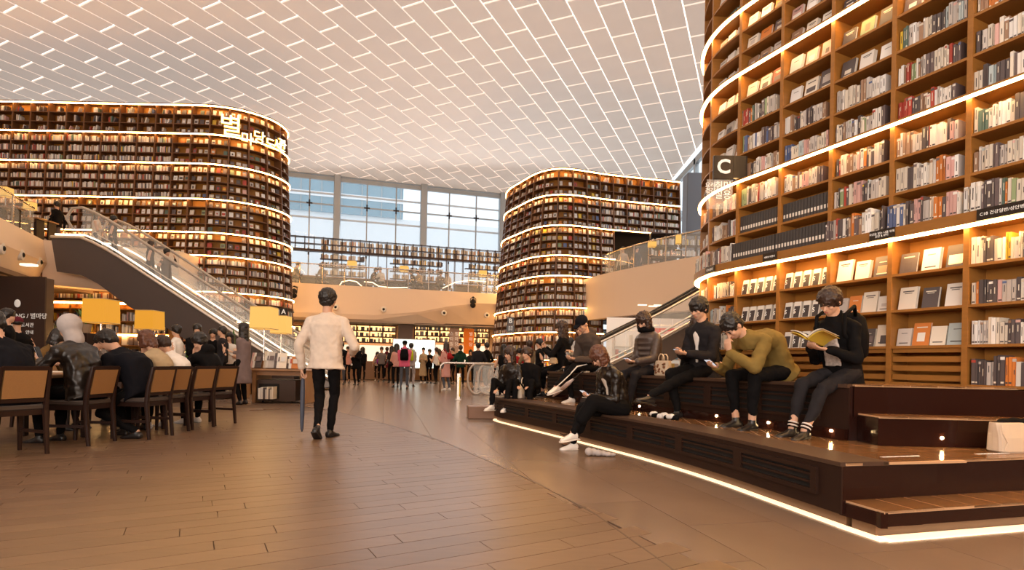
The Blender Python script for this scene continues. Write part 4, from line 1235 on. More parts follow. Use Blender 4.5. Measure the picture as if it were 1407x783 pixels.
def human(label, loc, rz, h=1.68, pel=None, lean=0.0, side=0.0, twist=0.0, bend=.3, head=(0, 0, 0), hands=None, feet=None, poleE=None, poleK=None,
          top='black', bottom='black', shoe='shoe', hair=('short', None), hem=0.0, wide=1.0, voxel=.012, coat=None, collar=None, face=True, group=None, hdir=None, curl=.5,
          sleeve=1.0, toes=None, skirt=None, belly=0.0, ankle_skin=False, inner=None, inner_w=(.070, .052, .020), female=False, hood=None, puff=False, facing_feet=None, cap_col=None, legw=1.0):
    root = empty('person', loc, rz, label, 'person', group)
    s = h / 1.72; far = voxel > .016; nn = 8 if far else 12
    Z = V3(0, 0, 1)
    pel = V3(*pel) if pel is not None else V3(0, 0, .53 * h)
    T = Matrix.Rotation(twist, 3, 'Z'); up = (Matrix.Rotation(-lean, 3, 'X') @ Matrix.Rotation(side, 3, 'Y')) @ Z
    Tl = .30 * h
    nb = pel + up * Tl
    xr = T @ V3(1, 0, 0); xr = (xr - up * xr.dot(up)).normalized(); fw = up.cross(xr).normalized()
    mid = pel + up * (Tl * .5) - fw * (bend * .10 * max(.3, lean) * 1.6)
    sh = .100 * h * wide * (.90 if female else 1.0)
    shl = {1: nb - up * (.060 * h) + xr * sh, -1: nb - up * (.060 * h) - xr * sh}
    hip = {1: pel + V3(.052 * h, 0, -.01), -1: pel - V3(.052 * h, 0, .01)}
    hands = hands or {1: (.17 * h, .03, .47 * h), -1: (-.17 * h, .03, .47 * h)}
    feet = feet or {1: (.055 * h, 0, .045 * h), -1: (-.055 * h, 0, .045 * h)}
    poleE = poleE or {1: (.5, -1, -.3), -1: (-.5, -1, -.3)}; poleK = poleK or {1: (.1, 1, .1), -1: (-.1, 1, .1)}
    el, wr, kn, an = {}, {}, {}, {}
    for q in (1, -1):
        el[q], wr[q] = ik(shl[q], V3(*hands[q]), .172 * h, .150 * h, V3(*poleE[q]))
        kn[q], an[q] = ik(hip[q], V3(*feet[q]), .245 * h, .246 * h, V3(*poleK[q]))
    # head frame: yaw, pitch, roll relative to the heading
    HM = rotm(*head); hx, hy, hz = HM @ V3(1, 0, 0), HM @ V3(0, 1, 0), HM @ V3(0, 0, 1)
    hc = nb + (up * .35 + hz * .65).normalized() * (.098 * h) + hy * (.012 * h)
    fr = (hx, hy, hz); k = s * 1.05
    # ---------- body
    b = MB()
    b.ell(hc + hz * .022 * k - hy * .008 * k, fr, .074 * k, .090 * k, .086 * k, nn + 4, nn)
    b.ell(hc - hz * .035 * k + hy * .018 * k, fr, .058 * k, .066 * k, .072 * k, nn + 4, nn)
    b.ell(hc - hz * .082 * k + hy * .052 * k, fr, .026 * k, .024 * k, .020 * k, nn, 6)
    b.cap(nb - up * .03, hc - hz * .05 * k - hy * .018 * k, .056 * k, .050 * k, nn)
    if not far:
        b.cap(hc + hy * .080 * k + hz * .006 * k, hc + hy * .101 * k - hz * .026 * k, .008 * k, .0125 * k, 8)
        b.ell(hc + hy * .092 * k - hz * .030 * k, fr, .017 * k, .010 * k, .009 * k, 8, 6)
        b.ell(hc + hy * .078 * k - hz * .056 * k, fr, .022 * k, .010 * k, .009 * k, 8, 6)
        b.ell(hc + hy * .072 * k + hz * .026 * k, fr, .052 * k, .014 * k, .010 * k, 10, 6)
        for q in (1, -1):
            b.ell(hc + hx * (q * .036 * k) + hy * .062 * k - hz * .018 * k, fr, .022 * k, .020 * k, .022 * k, 8, 6)
            b.ell(hc + hx * (q * .076 * k) - hy * .006 * k - hz * .006 * k, fr, .010 * k, .020 * k, .032 * k, 8, 6)
    cr = .030 if not far else .045
    b.cap(pel, mid, cr * 1.6, cr * 1.6, nn); b.cap(mid, nb - up * .04, cr * 1.6, cr * 1.8, nn); b.cap(shl[1], shl[-1], cr, cr, nn)
    b.cap(hip[1], hip[-1], cr * 1.3, cr * 1.3, nn)
    for q in (1, -1):
        b.cap(shl[q], el[q], cr, cr, nn)
        b.cap(el[q], wr[q], .032 * s if sleeve < .9 else max(cr * .9, .026 * s), .024 * s, nn)
        b.cap(hip[q], kn[q], cr * 1.2, cr * 1.1, nn)
        b.cap(kn[q], an[q], .046 * s if skirt or ankle_skin else cr, .034 * s, nn)
        dd = (hdir or {}).get(q); fd = (wr[q] - el[q]).normalized()
        if dd: d_, n_ = V3(*dd[0]), V3(*dd[1])
        else: d_, n_ = fd, V3(-q * 1.0, 0, 0.01) if abs(fd.z) > .6 else V3(0, 0, -1)
        d_ = d_.normalized(); n_ = (n_ - d_ * n_.dot(d_)).normalized()
        sd_ = 1
        # thumb: choose the side so that a hanging hand has its thumb forward, a raised palm has it outwards/inwards correctly
        xx = d_.cross(n_); sd_ = -q
        hand_mb(b, wr[q] + d_ * .012 * s, d_, n_, sd_, s * (1.0 if h > 1.66 else .93), curl if not isinstance(curl, dict) else curl[q], .5, 7 if far else 8)
    soft(b, 'body', SKIN, root, voxel * (.66 if not far else .8), 2)
    # ---------- face
    if face and not far:
        for q in (1, -1):
            e = hc + hx * (q * .031 * k) + hy * .0835 * k + hz * .004 * k
            MB().ell(e, fr, .0135 * k, .006 * k, .0045 * k, 10, 6).build('eye', mat('eye_dark', (.02, .012, .01), .2), root, smooth=True)
            MB().ell(e + hz * .021 * k - hy * .001 * k, fr, .019 * k, .006 * k, .0035 * k, 10, 6).build('eyebrow', H_BLACK, root, smooth=True)
        MB().ell(hc + hy * .0865 * k - hz * .056 * k, fr, .020 * k, .0055 * k, .0055 * k, 10, 6).build('mouth', mat('lips', (.42, .13, .10), .4), root, smooth=True)
    # ---------- hair
    ht, hm = hair; hm = hm or H_BLACK; hb = MB()
    if ht in ('short', 'crop', 'bob', 'long', 'ponytail', 'shaggy'):
        e_ = .008 if ht == 'crop' else .016
        hb.ell(hc + hz * .036 * k - hy * .018 * k, fr, (.080 + e_) * k, (.092 + e_) * k, (.082 + e_) * k, nn + 4, nn)
        hb.ell(hc - hz * .006 * k - hy * .042 * k, fr, (.076 + e_ * .6) * k, .066 * k, .078 * k, nn + 4, nn)
        if ht in ('short', 'shaggy'):
            hb.ell(hc + hz * .070 * k + hy * .050 * k, fr, .068 * k, .040 * k, .030 * k, nn, 8)
            for q in (1, -1): hb.cap(hc + hx * (q * .074 * k) + hy * .01 * k + hz * .05 * k, hc + hx * (q * .077 * k) + hy * .004 * k + hz * .006 * k, .016 * k, .010 * k, 8)
        if ht == 'shaggy':
            random.seed(int(h * 1000))
            for i in range(14):
                a_ = random.uniform(0, 2 * PI); p_ = hc + hz * .06 * k + (hx * math.cos(a_) + hy * math.sin(a_) * 1.0) * .075 * k
                hb.cap(p_, p_ + (p_ - hc) * .25 - hz * .03 * k, .026 * k, .012 * k, 6)
        if ht in ('bob', 'long', 'ponytail'):
            hb.ell(hc + hz * .066 * k + hy * .044 * k, fr, .070 * k, .044 * k, .034 * k, nn, 8)
        drop = {'bob': .115, 'long': .30, 'ponytail': .03}.get(ht, 0) * s
        if ht in ('bob', 'long'):
            dn = (-hz * .35 - Z * .65).normalized() if ht == 'bob' else (-hz * .15 - Z * .85).normalized()
            for q in (1, -1):
                p_ = hc + hx * (q * .074 * k) + hy * .008 * k + hz * .03 * k
                hb.cap(p_, p_ + dn * (drop * (1 if ht == 'bob' else .62)) + hx * (q * .006), .030 * k, .026 * k, nn)
                hb.cap(p_ - hy * .04 * k, p_ - hy * .045 * k + dn * drop * .95, .042 * k, .038 * k, nn)
            hb.cap(hc - hy * .065 * k, hc - hy * .085 * k + dn * drop, .062 * k, (.056 if ht == 'bob' else .050) * k, nn)
            if ht == 'long': hb.loft([(hc - hy * .05 * k, hx * .085 * k, hy * .05 * k), (hc - hy * .085 * k + dn * drop * .6, hx * .085 * k, hy * .035 * k), (hc - hy * .095 * k + dn * drop * 1.05, hx * .050 * k, hy * .018 * k)], 12)
        if ht == 'ponytail':
            hb.cap(hc - hy * .095 * k, hc - hy * .14 * k - Z * .06, .03 * k, .034 * k, nn); hb.cap(hc - hy * .14 * k - Z * .06, hc - hy * .13 * k - Z * .24, .034 * k, .014 * k, nn)
        soft(hb, 'hair', hm, root, voxel * .8, 1, wr='hair')
    elif ht in ('cap', 'beanie'):
        hb.ell(hc + hz * .026 * k - hy * .02 * k, fr, .082 * k, .094 * k, .076 * k, nn + 4, nn)
        soft(hb, 'hair', H_BLACK, root, voxel, 2)
        c_ = MB().ell(hc + hz * .052 * k - hy * .012 * k, fr, .090 * k, .102 * k, .082 * k, nn + 4, nn)
        if ht == 'cap': c_.loft([(hc + hz * .045 * k + hy * .07 * k, hx * .075 * k, hz * .010 * k), (hc + hz * .035 * k + hy * .13 * k, hx * .066 * k, hz * .008 * k), (hc + hz * .022 * k + hy * .165 * k, hx * .035 * k, hz * .006 * k)], 12)
        soft(c_, 'cap' if ht == 'cap' else 'beanie', cap_col or C['black'], root, voxel * .8, 2)
    elif ht == 'hood':
        c_ = MB().ell(hc + hz * .020 * k - hy * .030 * k, fr, .100 * k, .112 * k, .112 * k, nn + 6, nn + 2)
        c_.cap(hc - hz * .05 * k - hy * .03 * k, nb + up * .02 - fw * .02, .082 * k, .085 * k, nn)
        soft(c_, 'hood', cap_col or C['grey'], root, voxel, 3)
        hb.ell(hc + hz * .06 * k + hy * .05 * k, fr, .074 * k, .05 * k, .04 * k, nn, 8); soft(hb, 'hair', H_BLACK, root, voxel, 2)
    # ---------- top garment
    tm = C[top] if isinstance(top, str) else top
    w_ = wide * (.90 if female else 1.0); t_ = MB(); g = .012 + (.016 if puff else 0)
    hp = pel - up * (.02 if lean > .5 else .05)
    secs = [(hp, xr * (.158 * w_ + g) * s, fw * (.118 + g) * s), (pel + (mid - pel) * .45, xr * (.150 * w_ + g) * s, fw * (.112 + g + belly) * s),
            (mid, xr * (.148 * w_ + g) * s, fw * (.108 + g + belly) * s), (mid + (nb - mid) * .5, xr * (.166 * w_ + g) * s, fw * (.116 + g) * s),
            (nb - up * .055 * h, xr * (.158 * w_ + g) * s, fw * (.100 + g) * s), (nb - up * .026 * h, xr * (.132 * w_ + g) * s, fw * (.082 + g) * s), (nb - up * .004 * h, xr * (.070 * w_ + g) * s, fw * (.062 + g) * s), (nb + up * .012 * h, xr * .060 * s, fw * .060 * s)]
    if hem > 0:
        dz = V3(0, 0, -1) if lean < .9 else -up
        secs = [(hp + dz * hem, xr * (.178 * w_ + g + hem * .06) * s, fw * (.125 + g + hem * .08) * s)] + secs
    t_.loft(secs, nn + 6, pw=2.3)
    for q in (1, -1):
        ru, rm_, rw = (.056, .048, .038) if not female else (.049, .042, .033)
        if coat or puff: ru, rm_, rw = ru + .010, rm_ + .010, rw + .008
        ru, rm_, rw = ru * s, rm_ * s, rw * s
        t_.cap(nb - up * .030 * s + xr * q * .02, shl[q] + up * .012 * s, .052 * s, ru * .92, nn)
        t_.cap(shl[q] - xr * q * .01, el[q], ru, rm_, nn); 
        e2 = el[q].lerp(wr[q], .97 * sleeve); t_.cap(el[q], e2, rm_, rw if sleeve > .9 else rm_ * .95, nn)
        if puff:
            for seg, (pa, pb) in enumerate(((shl[q], el[q]), (el[q], wr[q]))):
                nq = 5
                for i in range(nq):
                    c_ = pa.lerp(pb, (i + .5) / nq); r_ = lerp(ru, rw, (seg * nq + i) / (2 * nq)) * 1.16
                    dd_ = (pb - pa).normalized(); t_.cap(c_ - dd_ * .008, c_ + dd_ * .008, r_, r_, nn)
    if puff:
        for i in range(7):
            c_ = hp.lerp(nb, (i + .3) / 7.5); t_.loft([(c_ - up * .02, xr * .165 * w_ * s, fw * .125 * s), (c_, xr * .185 * w_ * s, fw * .147 * s), (c_ + up * .02, xr * .165 * w_ * s, fw * .125 * s)], nn + 6)
    if hood: t_.ell(nb - fw * .085 * s + up * .0, (xr, fw, up), .115 * s, .075 * s, .085 * s, nn, 8)
    if collar: 
        t_.cap(nb - up * .01 + fw * .03 + xr * .04, nb + up * .045 - fw * .02 + xr * .05, .022 * s, .016 * s, 8); t_.cap(nb - up * .01 + fw * .03 - xr * .04, nb + up * .045 - fw * .02 - xr * .05, .022 * s, .016 * s, 8)
    nm = {'sweater': 'sweater', 'coat': 'coat', 'jacket': 'jacket', 'hoodie': 'hoodie'}.get(coat or 'jacket' , 'jacket')
    soft(t_, nm if coat != 'sweater' else 'sweater', tm, root, voxel, 2, wr=None if puff else ('leather' if top == 'leather' else 'cloth'))
    if inner:
        c0, c1 = nb + fw * .055 * s - up * .01, mid + fw * (.128 + belly) * s
        k0, k1, k2 = inner_w
        im = MB().loft([(c0 - up * .0, xr * k0 * s, fw * .020 * s), (c0.lerp(c1, .5) + fw * .022 * s, xr * k1 * s, fw * .018 * s), (c1, xr * k2 * s, fw * .014 * s), (pel + (mid - pel) * .3 + fw * .125 * s, xr * k2 * s, fw * .012 * s)], 12)
        soft(im, 'shirt', C[inner] if isinstance(inner, str) else inner, root, voxel, 2)
    # ---------- legs
    bm_ = C[bottom] if isinstance(bottom, str) else bottom; l_ = MB()
    l_.loft([(pel - Z * .075 * s, V3(.145 * s, 0, 0), V3(0, .115 * s, 0)), (pel, V3(.158 * s, 0, 0), V3(0, .125 * s, 0)), (pel + up * .05, xr * .145 * s, fw * .11 * s)], nn + 4)
    if skirt:
        kc = (kn[1] + kn[-1]) / 2; ac = (an[1] + an[-1]) / 2
        l_.loft([(pel, V3(.16 * s, 0, 0), V3(0, .13 * s, 0)), (pel.lerp(kc, .5), V3(.17 * s, 0, 0), V3(0, .12 * s, .04)), (kc.lerp(ac, max(0, skirt - .5)), V3(.19 * s, 0, 0), V3(0, .13 * s, .06 * s))], nn + 4)
    else:
        for q in (1, -1):
            l_.cap(hip[q], kn[q], .084 * s * legw, .060 * s * legw, nn)
            a_ = kn[q].lerp(an[q], .80 if ankle_skin else .97); l_.cap(kn[q], kn[q].lerp(an[q], .35), .059 * s * legw, .057 * s * legw, nn); l_.cap(kn[q].lerp(an[q], .35), a_, .057 * s * legw, .040 * s * legw, nn)
    soft(l_, 'skirt' if skirt else 'trousers', bm_, root, voxel, 2, wr='cloth')
    # ---------- shoes
    sm = C[shoe] if isinstance(shoe, str) else shoe
    for q in (1, -1):
        td = V3(*(toes or {}).get(q, (0.12 * q, 1, 0))).normalized(); sdv = td.cross(Z)
        sdv = sdv.normalized() if sdv.length > .05 else V3(1, 0, 0); uz = sdv.cross(td).normalized()
        a_ = an[q] - uz * (.042 * h - .03 * s) * 1.0
        p0 = a_ - td * .05 * s - uz * .005
        sb = MB().loft([(p0 - td * .015 * s, sdv * .020 * s, uz * .020 * s), (p0, sdv * .034 * s, uz * .040 * s), (p0 + td * .07 * s + uz * .004, sdv * .038 * s, uz * .042 * s),
                        (p0 + td * .13 * s - uz * .012 * s, sdv * .045 * s, uz * .030 * s), (p0 + td * .19 * s - uz * .02 * s, sdv * .043 * s, uz * .022 * s), (p0 + td * .225 * s - uz * .024 * s, sdv * .026 * s, uz * .014 * s)], 12, pw=2.4)
        sb.cap(a_ + uz * .0, an[q] + (kn[q] - an[q]).normalized() * .02, .036 * s, .036 * s, nn)
        o_ = soft(sb, 'shoe', sm, root, max(.007, voxel * .8), 2)
        if not far:
            c_ = p0 - uz * .040 * s
            MB().loft([(c_ - td * .03 * s - uz * .006, sdv * .03 * s, td * .0 + uz * .010 * s), (c_, sdv * .037 * s, uz * .010 * s), (c_ + td * .12 * s, sdv * .047 * s, uz * .010 * s), (c_ + td * .20 * s, sdv * .044 * s, uz * .010 * s), (c_ + td * .236 * s, sdv * .024 * s, uz * .009 * s)], 14, pw=3).build('sole', C['sole'] if shoe == 'shoew' else C['shoe'], o_, smooth=False)
    return dict(root=root, hc=hc, nb=nb, pel=pel, wr=wr, el=el, kn=kn, an=an, up=up, fw=fw, xr=xr, fr=fr, s=s, shl=shl)
def W(P, v):
    """local point of a person to the world"""
    r = P['root']; return Matrix.Translation(r.location) @ Matrix.Rotation(r.rotation_euler[2], 4, 'Z') @ Vector(v)
def backpack(P, colname, label, group=None, sc=1.0):
    c = P['nb'] - P['up'] * .20 - P['fw'] * (.185 * P['s'])
    w = W(P, c); o = empty('backpack', w, P['root'].rotation_euler[2], label, 'backpack', group)
    m_ = C[colname]; b = MB().loft([(V3(0, 0, -.20 * sc), V3(.11 * sc, 0, 0), V3(0, .06, 0)), (V3(0, 0, -.17 * sc), V3(.14 * sc, 0, 0), V3(0, .085, 0)), (V3(0, 0, 0), V3(.145 * sc, 0, 0), V3(0, .085, 0)), (V3(0, .01, .15 * sc), V3(.12 * sc, 0, 0), V3(0, .07, 0)), (V3(0, .02, .20 * sc), V3(.07 * sc, 0, 0), V3(0, .04, 0))], 14, pw=3)
    b.build('bag_body', m_, o, smooth=True)
    MB().loft([(V3(0, -.09, -.15 * sc), V3(.09, 0, 0), V3(0, .025, 0)), (V3(0, -.095, -.02), V3(.10, 0, 0), V3(0, .03, 0)), (V3(0, -.09, .0), V3(.09, 0, 0), V3(0, .02, 0))], 12, pw=3).build('pocket', m_, o, smooth=True)
    for q in (1, -1):
        MB().tube([(q * .08, .06, .17 * sc), (q * .12, .14, .24), (q * .125, .27, .16), (q * .13, .28, .0), (q * .12, .08, -.14 * sc)], .016, 6).build('strap', m_, o, smooth=True)
    return o
def phone(P, q, off=(0, 0, 0), rot=(0, 0, 0), label='black smartphone held in hand', sz=(.038, .004, .075)):
    w = W(P, P['wr'][q]) + Matrix.Rotation(P['root'].rotation_euler[2], 3, 'Z') @ V3(*off)
    o = empty('smartphone', w, 0, label, 'phone', None); o.rotation_euler = (rot[0], rot[1], rot[2] + P['root'].rotation_euler[2])
    a, b, c = sz
    MB().bevbox(-a, a, -b, b, -c, c, .003).build('casing', M_BLACK, o)
    MB().box(-a + .003, a - .003, b, b + .0008, -c + .006, c - .006).build('screen', mat('phone_screen', (.5, .55, .6), .2, emit=.6, ecol=(.8, .88, 1)), o)
    return o
# seat helper: spot on a tier edge under picture column px, set back by d
def tier_spot(path, px, z, back):
    best = None
    for i in range(600):
        t = path.L * i / 600; p, n = path.at(t); q = V3(p.x - n.x * back, p.y - n.y * back, z)
        x, y = pix(q)
        if best is None or abs(x - px) < best[0]: best = (abs(x - px), q, n)
    _, q, n = best
    return q, math.atan2(n.y, n.x) - PI / 2
def sit(label, path, px, zs, back, dz=0, turn=0.0, **k):
    q, rz = tier_spot(path, px, zs, back)
    k.setdefault('pel', (0, 0, .10))
    return human(label, (q.x, q.y, zs), rz + turn, **k)

# ---- readers on the right, nearest first --------------------------------
rd = {}
K1 = dict(voxel=.0115)
# 1 woman with open book
P = sit('woman in dark jacket and patterned blouse reading an open book on the upper tier', pU, 1158, H2, .24, turn=.05, h=1.60, female=True, lean=.26, bend=.6, head=(.05, .62, -.12), wide=1.08,
        hands={1: (.085, .30, .30), -1: (-.10, .33, .28)}, hdir={1: ((-.5, .75, .12), (-.1, -.2, 1)), -1: ((.55, .75, .1), (.1, -.2, 1))}, curl=.45,
        feet={1: (.10, .50, -.455 + .07), -1: (-.06, .56, -.455 + .07)}, poleK={1: (.1, 1, .8), -1: (-.1, 1, .8)}, toes={1: (.25, 1, -.05), -1: (-.1, 1, -.05)},
        top='black', bottom='charcoal', hair=('shaggy', H_DARK), hem=.12, coat='jacket', inner='blouse', inner_w=(.04, .065, .085), collar=True, belly=.01, ankle_skin=True, **K1)
rd[1] = P
bk = empty('open_book', W(P, (-.01, .385, .345)), P['root'].rotation_euler[2], 'open picture book with bent pages in the reading woman\'s hands', 'book')
for q in (1, -1):
    b = MB(); rg = []
    for i in range(7):
        x = i / 6; zz = .035 * math.sin(x * 2.2) + .02 * x
        rg.append([(q * (.004 + .145 * x), -.10 + zz * .2, zz), (q * (.004 + .145 * x), .10 + zz * .2, zz + .05), (q * (.004 + .145 * x), .10 + zz * .2, zz + .05 - .012 * (1.2 - x)), (q * (.004 + .145 * x), -.10 + zz * .2, zz - .012 * (1.2 - x))])
    b.rings(rg).build('pages', M_PAGE, bk)
    b = MB(); b.rings([[(x + (q * .004), y - .002, z - .006) for x, y, z in r_] for r_ in [[(p_[0], p_[1], p_[2] - .013) for p_ in r2] for r2 in rg]]); b.build('cover', mat('yellow_cover', (.65, .45, .05), .5), bk)
pic = MB(); pic.rings([[(.03, -.06, .0362), (.03, .06, .066 + .0032), (.03, .06, .066), (.03, -.06, .035)], [(.13, -.06, .055), (.13, .06, .085), (.13, .06, .083), (.13, -.06, .053)]]).build('picture', mat('page_picture', (.06, .07, .15), .5), bk)
MB().tube([(0, -.01, 0), (.001, -.01, .001)], .001, 4)
wt = MB().loft([(P['wr'][1].lerp(P['el'][1], .06), P['xr'] * .033, V3(0, 0, .030)), (P['wr'][1].lerp(P['el'][1], .14), P['xr'] * .034, V3(0, 0, .031))], 14)
wt.build('wristwatch', M_LAMPW, P['root'])
for i, q in enumerate((1, -1)):
    a_, k_ = P['an'][q], P['kn'][q]
    for j in range(4):
        c_ = a_.lerp(k_, .02 + .035 * j)
        d_ = (k_ - a_).normalized(); x_ = d_.cross(V3(0, 1, 0)).normalized(); y_ = d_.cross(x_)
        MB().loft([(c_, x_ * .041, y_ * .041), (c_ + d_ * .008, x_ * .041, y_ * .041)], 12).build('sock_stripe', C['white'] if j % 2 else C['black'], P['root'])
bp_ = backpack(P, 'black', 'black backpack worn by the reading woman')
# 2 olive jacket man
P = sit('man in olive jacket bent over his phone, hand at his mouth, upper tier', pU, 1068, H2, .20, turn=-.06, h=1.74, lean=.90, bend=1.0, head=(.05, 1.0, 0), wide=1.05,
        hands={1: (.15, .60, .12), -1: (-.03, .60, .25)}, hdir={1: ((-.3, 1, .15), (-.3, -.1, 1)), -1: ((.15, .2, 1), (.2, -1, .2))}, curl={1: .6, -1: .9},
        poleE={1: (.6, -.6, -.6), -1: (-.8, .1, -1)},
        feet={1: (.12, .38, -.455 + .07), -1: (-.13, .42, -.455 + .07)}, poleK={1: (.2, 1, .9), -1: (-.2, 1, .9)}, toes={1: (.1, 1, 0), -1: (-.15, 1, 0)},
        top='olive', bottom='black', hair=('crop', H_BLACK), hem=.05, coat='jacket', collar=True, ankle_skin=True, **K1)
phone(P, 1, (-.03, .085, .035), (R(-60), 0, .2), 'dark smartphone in the olive-jacketed man\'s hand')
# 3 suit man
P = sit('man in dark suit jacket sitting cross-legged with a phone, upper tier', pU, 968, H2, .26, turn=.12, h=1.76, lean=.10, bend=.4, head=(.05, .42, 0), wide=1.05,
        hands={1: (.06, .34, .26), -1: (-.09, .36, .26)}, hdir={1: ((-.5, .8, .1), (-.3, -.1, 1)), -1: ((.5, .8, .1), (.3, -.1, 1))}, curl=.6,
        feet={1: (.06, .36, -.455 + .07), -1: (.05, .84, -.22)}, poleK={1: (.2, 1, 1), -1: (0, .6, 1)}, toes={1: (.1, 1, 0), -1: (.1, 1, .15)},
        top='charcoal', bottom='black', hair=('short', H_BLACK), hem=.14, coat='jacket', collar=True, inner='white', **K1)
phone(P, 1, (-.06, .08, .03), (R(-70), 0, .2), 'black smartphone held by the man in the suit jacket')
# 4 puffer woman
P = sit('woman in brown quilted puffer jacket looking at her phone, upper tier', pU, 893, H2, .26, turn=.15, h=1.60, female=True, lean=.12, bend=.5, head=(.08, .65, 0), wide=1.1,
        hands={1: (.05, .32, .17), -1: (-.09, .34, .17)}, hdir={1: ((-.4, .85, .0), (-.3, -.1, 1)), -1: ((.4, .85, .0), (.3, -.1, 1))}, curl=.5,
        feet={1: (.08, .42, -.455 + .07), -1: (-.08, .45, -.455 + .07)}, poleK={1: (.2, 1, 1), -1: (-.2, 1, 1)}, top='puffer', bottom='charcoal', hair=('bob', H_DARK), hem=.02, puff=True, coat='jacket', **K1)
sc_ = MB()
for i in range(10):
    a_ = 2 * PI * i / 10; sc_.ell(P['nb'] + V3(math.cos(a_) * .075, math.sin(a_) * .07 + .03, .02), (V3(1, 0, 0), V3(0, 1, 0), V3(0, 0, 1)), .045, .045, .045, 8, 6)
soft(sc_, 'scarf', C['black'], P['root'], .012)
phone(P, 1, (-.06, .08, .03), (R(-75), 0, .2), 'dark smartphone held by the woman in the puffer jacket')
# 5 person behind, only hair and back seen
P = sit('dark-haired person turned away behind the man in the suit jacket', pU, 948, H2, .85, turn=PI * .6, h=1.58, female=True, lean=.12, head=(0, .3, 0), feet={1: (.08, .42, .07), -1: (-.08, .45, .07)}, poleK={1: (.2, 1, 1), -1: (-.2, 1, 1)},
        hands={1: (.1, .3, .2), -1: (-.1, .3, .2)}, top='black', bottom='black', hair=('bob', H_DARK), voxel=.016)
# 6 cap and hoodie man
P = sit('man in dark cap and grey hooded jacket, legs crossed, on the upper tier', pU, 815, H2, .24, turn=.25, h=1.74, lean=.32, bend=.9, head=(.05, .62, 0), wide=1.08,
        hands={1: (.09, .40, .20), -1: (-.06, .43, .20)}, hdir={1: ((-.4, .9, .1), (-.3, -.1, 1)), -1: ((.4, .9, .1), (.3, -.1, 1))}, curl=.6,
        feet={1: (.08, .38, -.455 + .07), -1: (.06, .72, -.20)}, poleK={1: (.2, 1, 1), -1: (-.1, .7, 1)}, toes={1: (.1, 1, 0), -1: (.0, 1, -.25)},
        top='taupe', bottom='black', shoe='shoew', hair=('cap', None), cap_col=C['navy'], hem=.06, hood=True, coat='hoodie', voxel=.013)
phone(P, 1, (-.06, .08, .03), (R(-70), 0, .2), 'dark smartphone held by the man in the cap')
for q in (1, -1):
    k_, a_ = P['kn'][q], P['an'][q]; off = V3(q * .058, .0, 0)
    MB().tube([P['pel'].lerp(k_, .6) + V3(q * .09, 0, .03), k_ + V3(q * .06, .02, 0), k_.lerp(a_, .5) + off * .9, k_.lerp(a_, .95) + off * .7], .010, 6).build('side_stripe', C['white'], P['root'])
# 7 black sweater woman
P = sit('long-haired woman in black sweater raising a phone, on the upper tier', pU, 775, H2, .22, turn=.30, h=1.64, female=True, lean=.06, head=(.05, .12, 0),
        hands={1: (.05, .33, .40), -1: (-.07, .35, .38)}, hdir={1: ((-.3, .5, .8), (-.4, -.6, .3)), -1: ((.3, .5, .8), (.4, -.6, .3))}, curl=.7, poleE={1: (.6, -.2, -1), -1: (-.6, -.2, -1)},
        feet={1: (.08, .40, -.455 + .07), -1: (.0, .82, -.33)}, poleK={1: (.2, 1, 1), -1: (-.1, .6, 1)}, toes={1: (.1, 1, 0), -1: (0, 1, -.3)},
        top='black', bottom='black', hair=('long', H_DARK), coat='sweater', ankle_skin=True, voxel=.013)
phone(P, 1, (-.05, .06, .09), (R(-15), 0, 0), 'white smartphone raised by the woman in the black sweater')
# 8 second long-haired person behind her
P = sit('brown-haired woman in pale top behind the woman in the black sweater', pU, 762, H2, .62, turn=.35, h=1.60, female=True, lean=.08, head=(.1, .25, 0), hands={1: (.06, .33, .33), -1: (-.07, .33, .33)}, poleE={1: (.6, -.2, -1), -1: (-.6, -.2, -1)},
        feet={1: (.08, .42, .07), -1: (-.08, .42, .07)}, top='white', bottom='black', hair=('long', H_BROWN), coat='sweater', voxel=.016)
# 9 bob woman in leather jacket, lower tier
P = sit('woman with brown bob and black leather jacket sitting on the lower tier edge', pL, 848, H1, .17, turn=.02, h=1.62, female=True, lean=.34, bend=.9, head=(-.05, .80, -.05), wide=1.08,
        hands={1: (.08, .34, .21), -1: (-.05, .36, .21)}, hdir={1: ((-.4, .85, .1), (-.3, -.1, 1)), -1: ((.4, .85, .1), (.3, -.1, 1))}, curl=.7,
        feet={1: (.05, .56, -.385 + .075), -1: (.0, .60, -.385 + .20)}, poleK={1: (.15, 1, 1.4), -1: (-.1, 1, 1.4)}, toes={1: (.05, 1, -.02), -1: (.0, 1, -.12)},
        top='leather', bottom='black', shoe='shoew', hair=('bob', H_BROWN), hem=.04, coat='jacket', collar=True, inner='cream', **K1)
phone(P, 1, (-.05, .08, .04), (R(-60), 0, .2), 'dark smartphone in the leather-jacketed woman\'s hand')
PB = P
sk = MB()
for q in (1, -1):
    sk.cap(P['pel'] + V3(q * .10, .02, -.02), P['kn'][q] + V3(q * .02, 0, .01), .115, .088, 12)
    sk.cap(P['kn'][q] + V3(q * .02, .0, 0), P['kn'][q].lerp(P['an'][q], .55) , .088, .075, 12)
sk.cap(P['pel'] + V3(.24, .02, -.035), P['pel'] + V3(.20, .26, -.03), .075, .06, 12); sk.cap(P['pel'] + V3(0, -.08, -.01), P['pel'] + V3(.34, -.03, -.05), .11, .06, 12)
soft(sk, 'long_skirt', C['black'], P['root'], .012, 4)
for q in (1, -1):
    a_ = P['an'][q]
    MB().tube([a_ + V3(.048, .045, -.02), a_ + V3(.050, .085, -.035), a_ + V3(.046, .14, -.012)], .006, 6, rs=[.003, .008, .002]).build('curved_mark', C['black'], P['root'])
pg_ = MB().obox((0, 0, 0), (.10, 0, 0), (0, .075, .0), (0, 0, .003)).build('open_notebook', M_PAGE, None, loc=W(P, (-.02, .36, .19)))
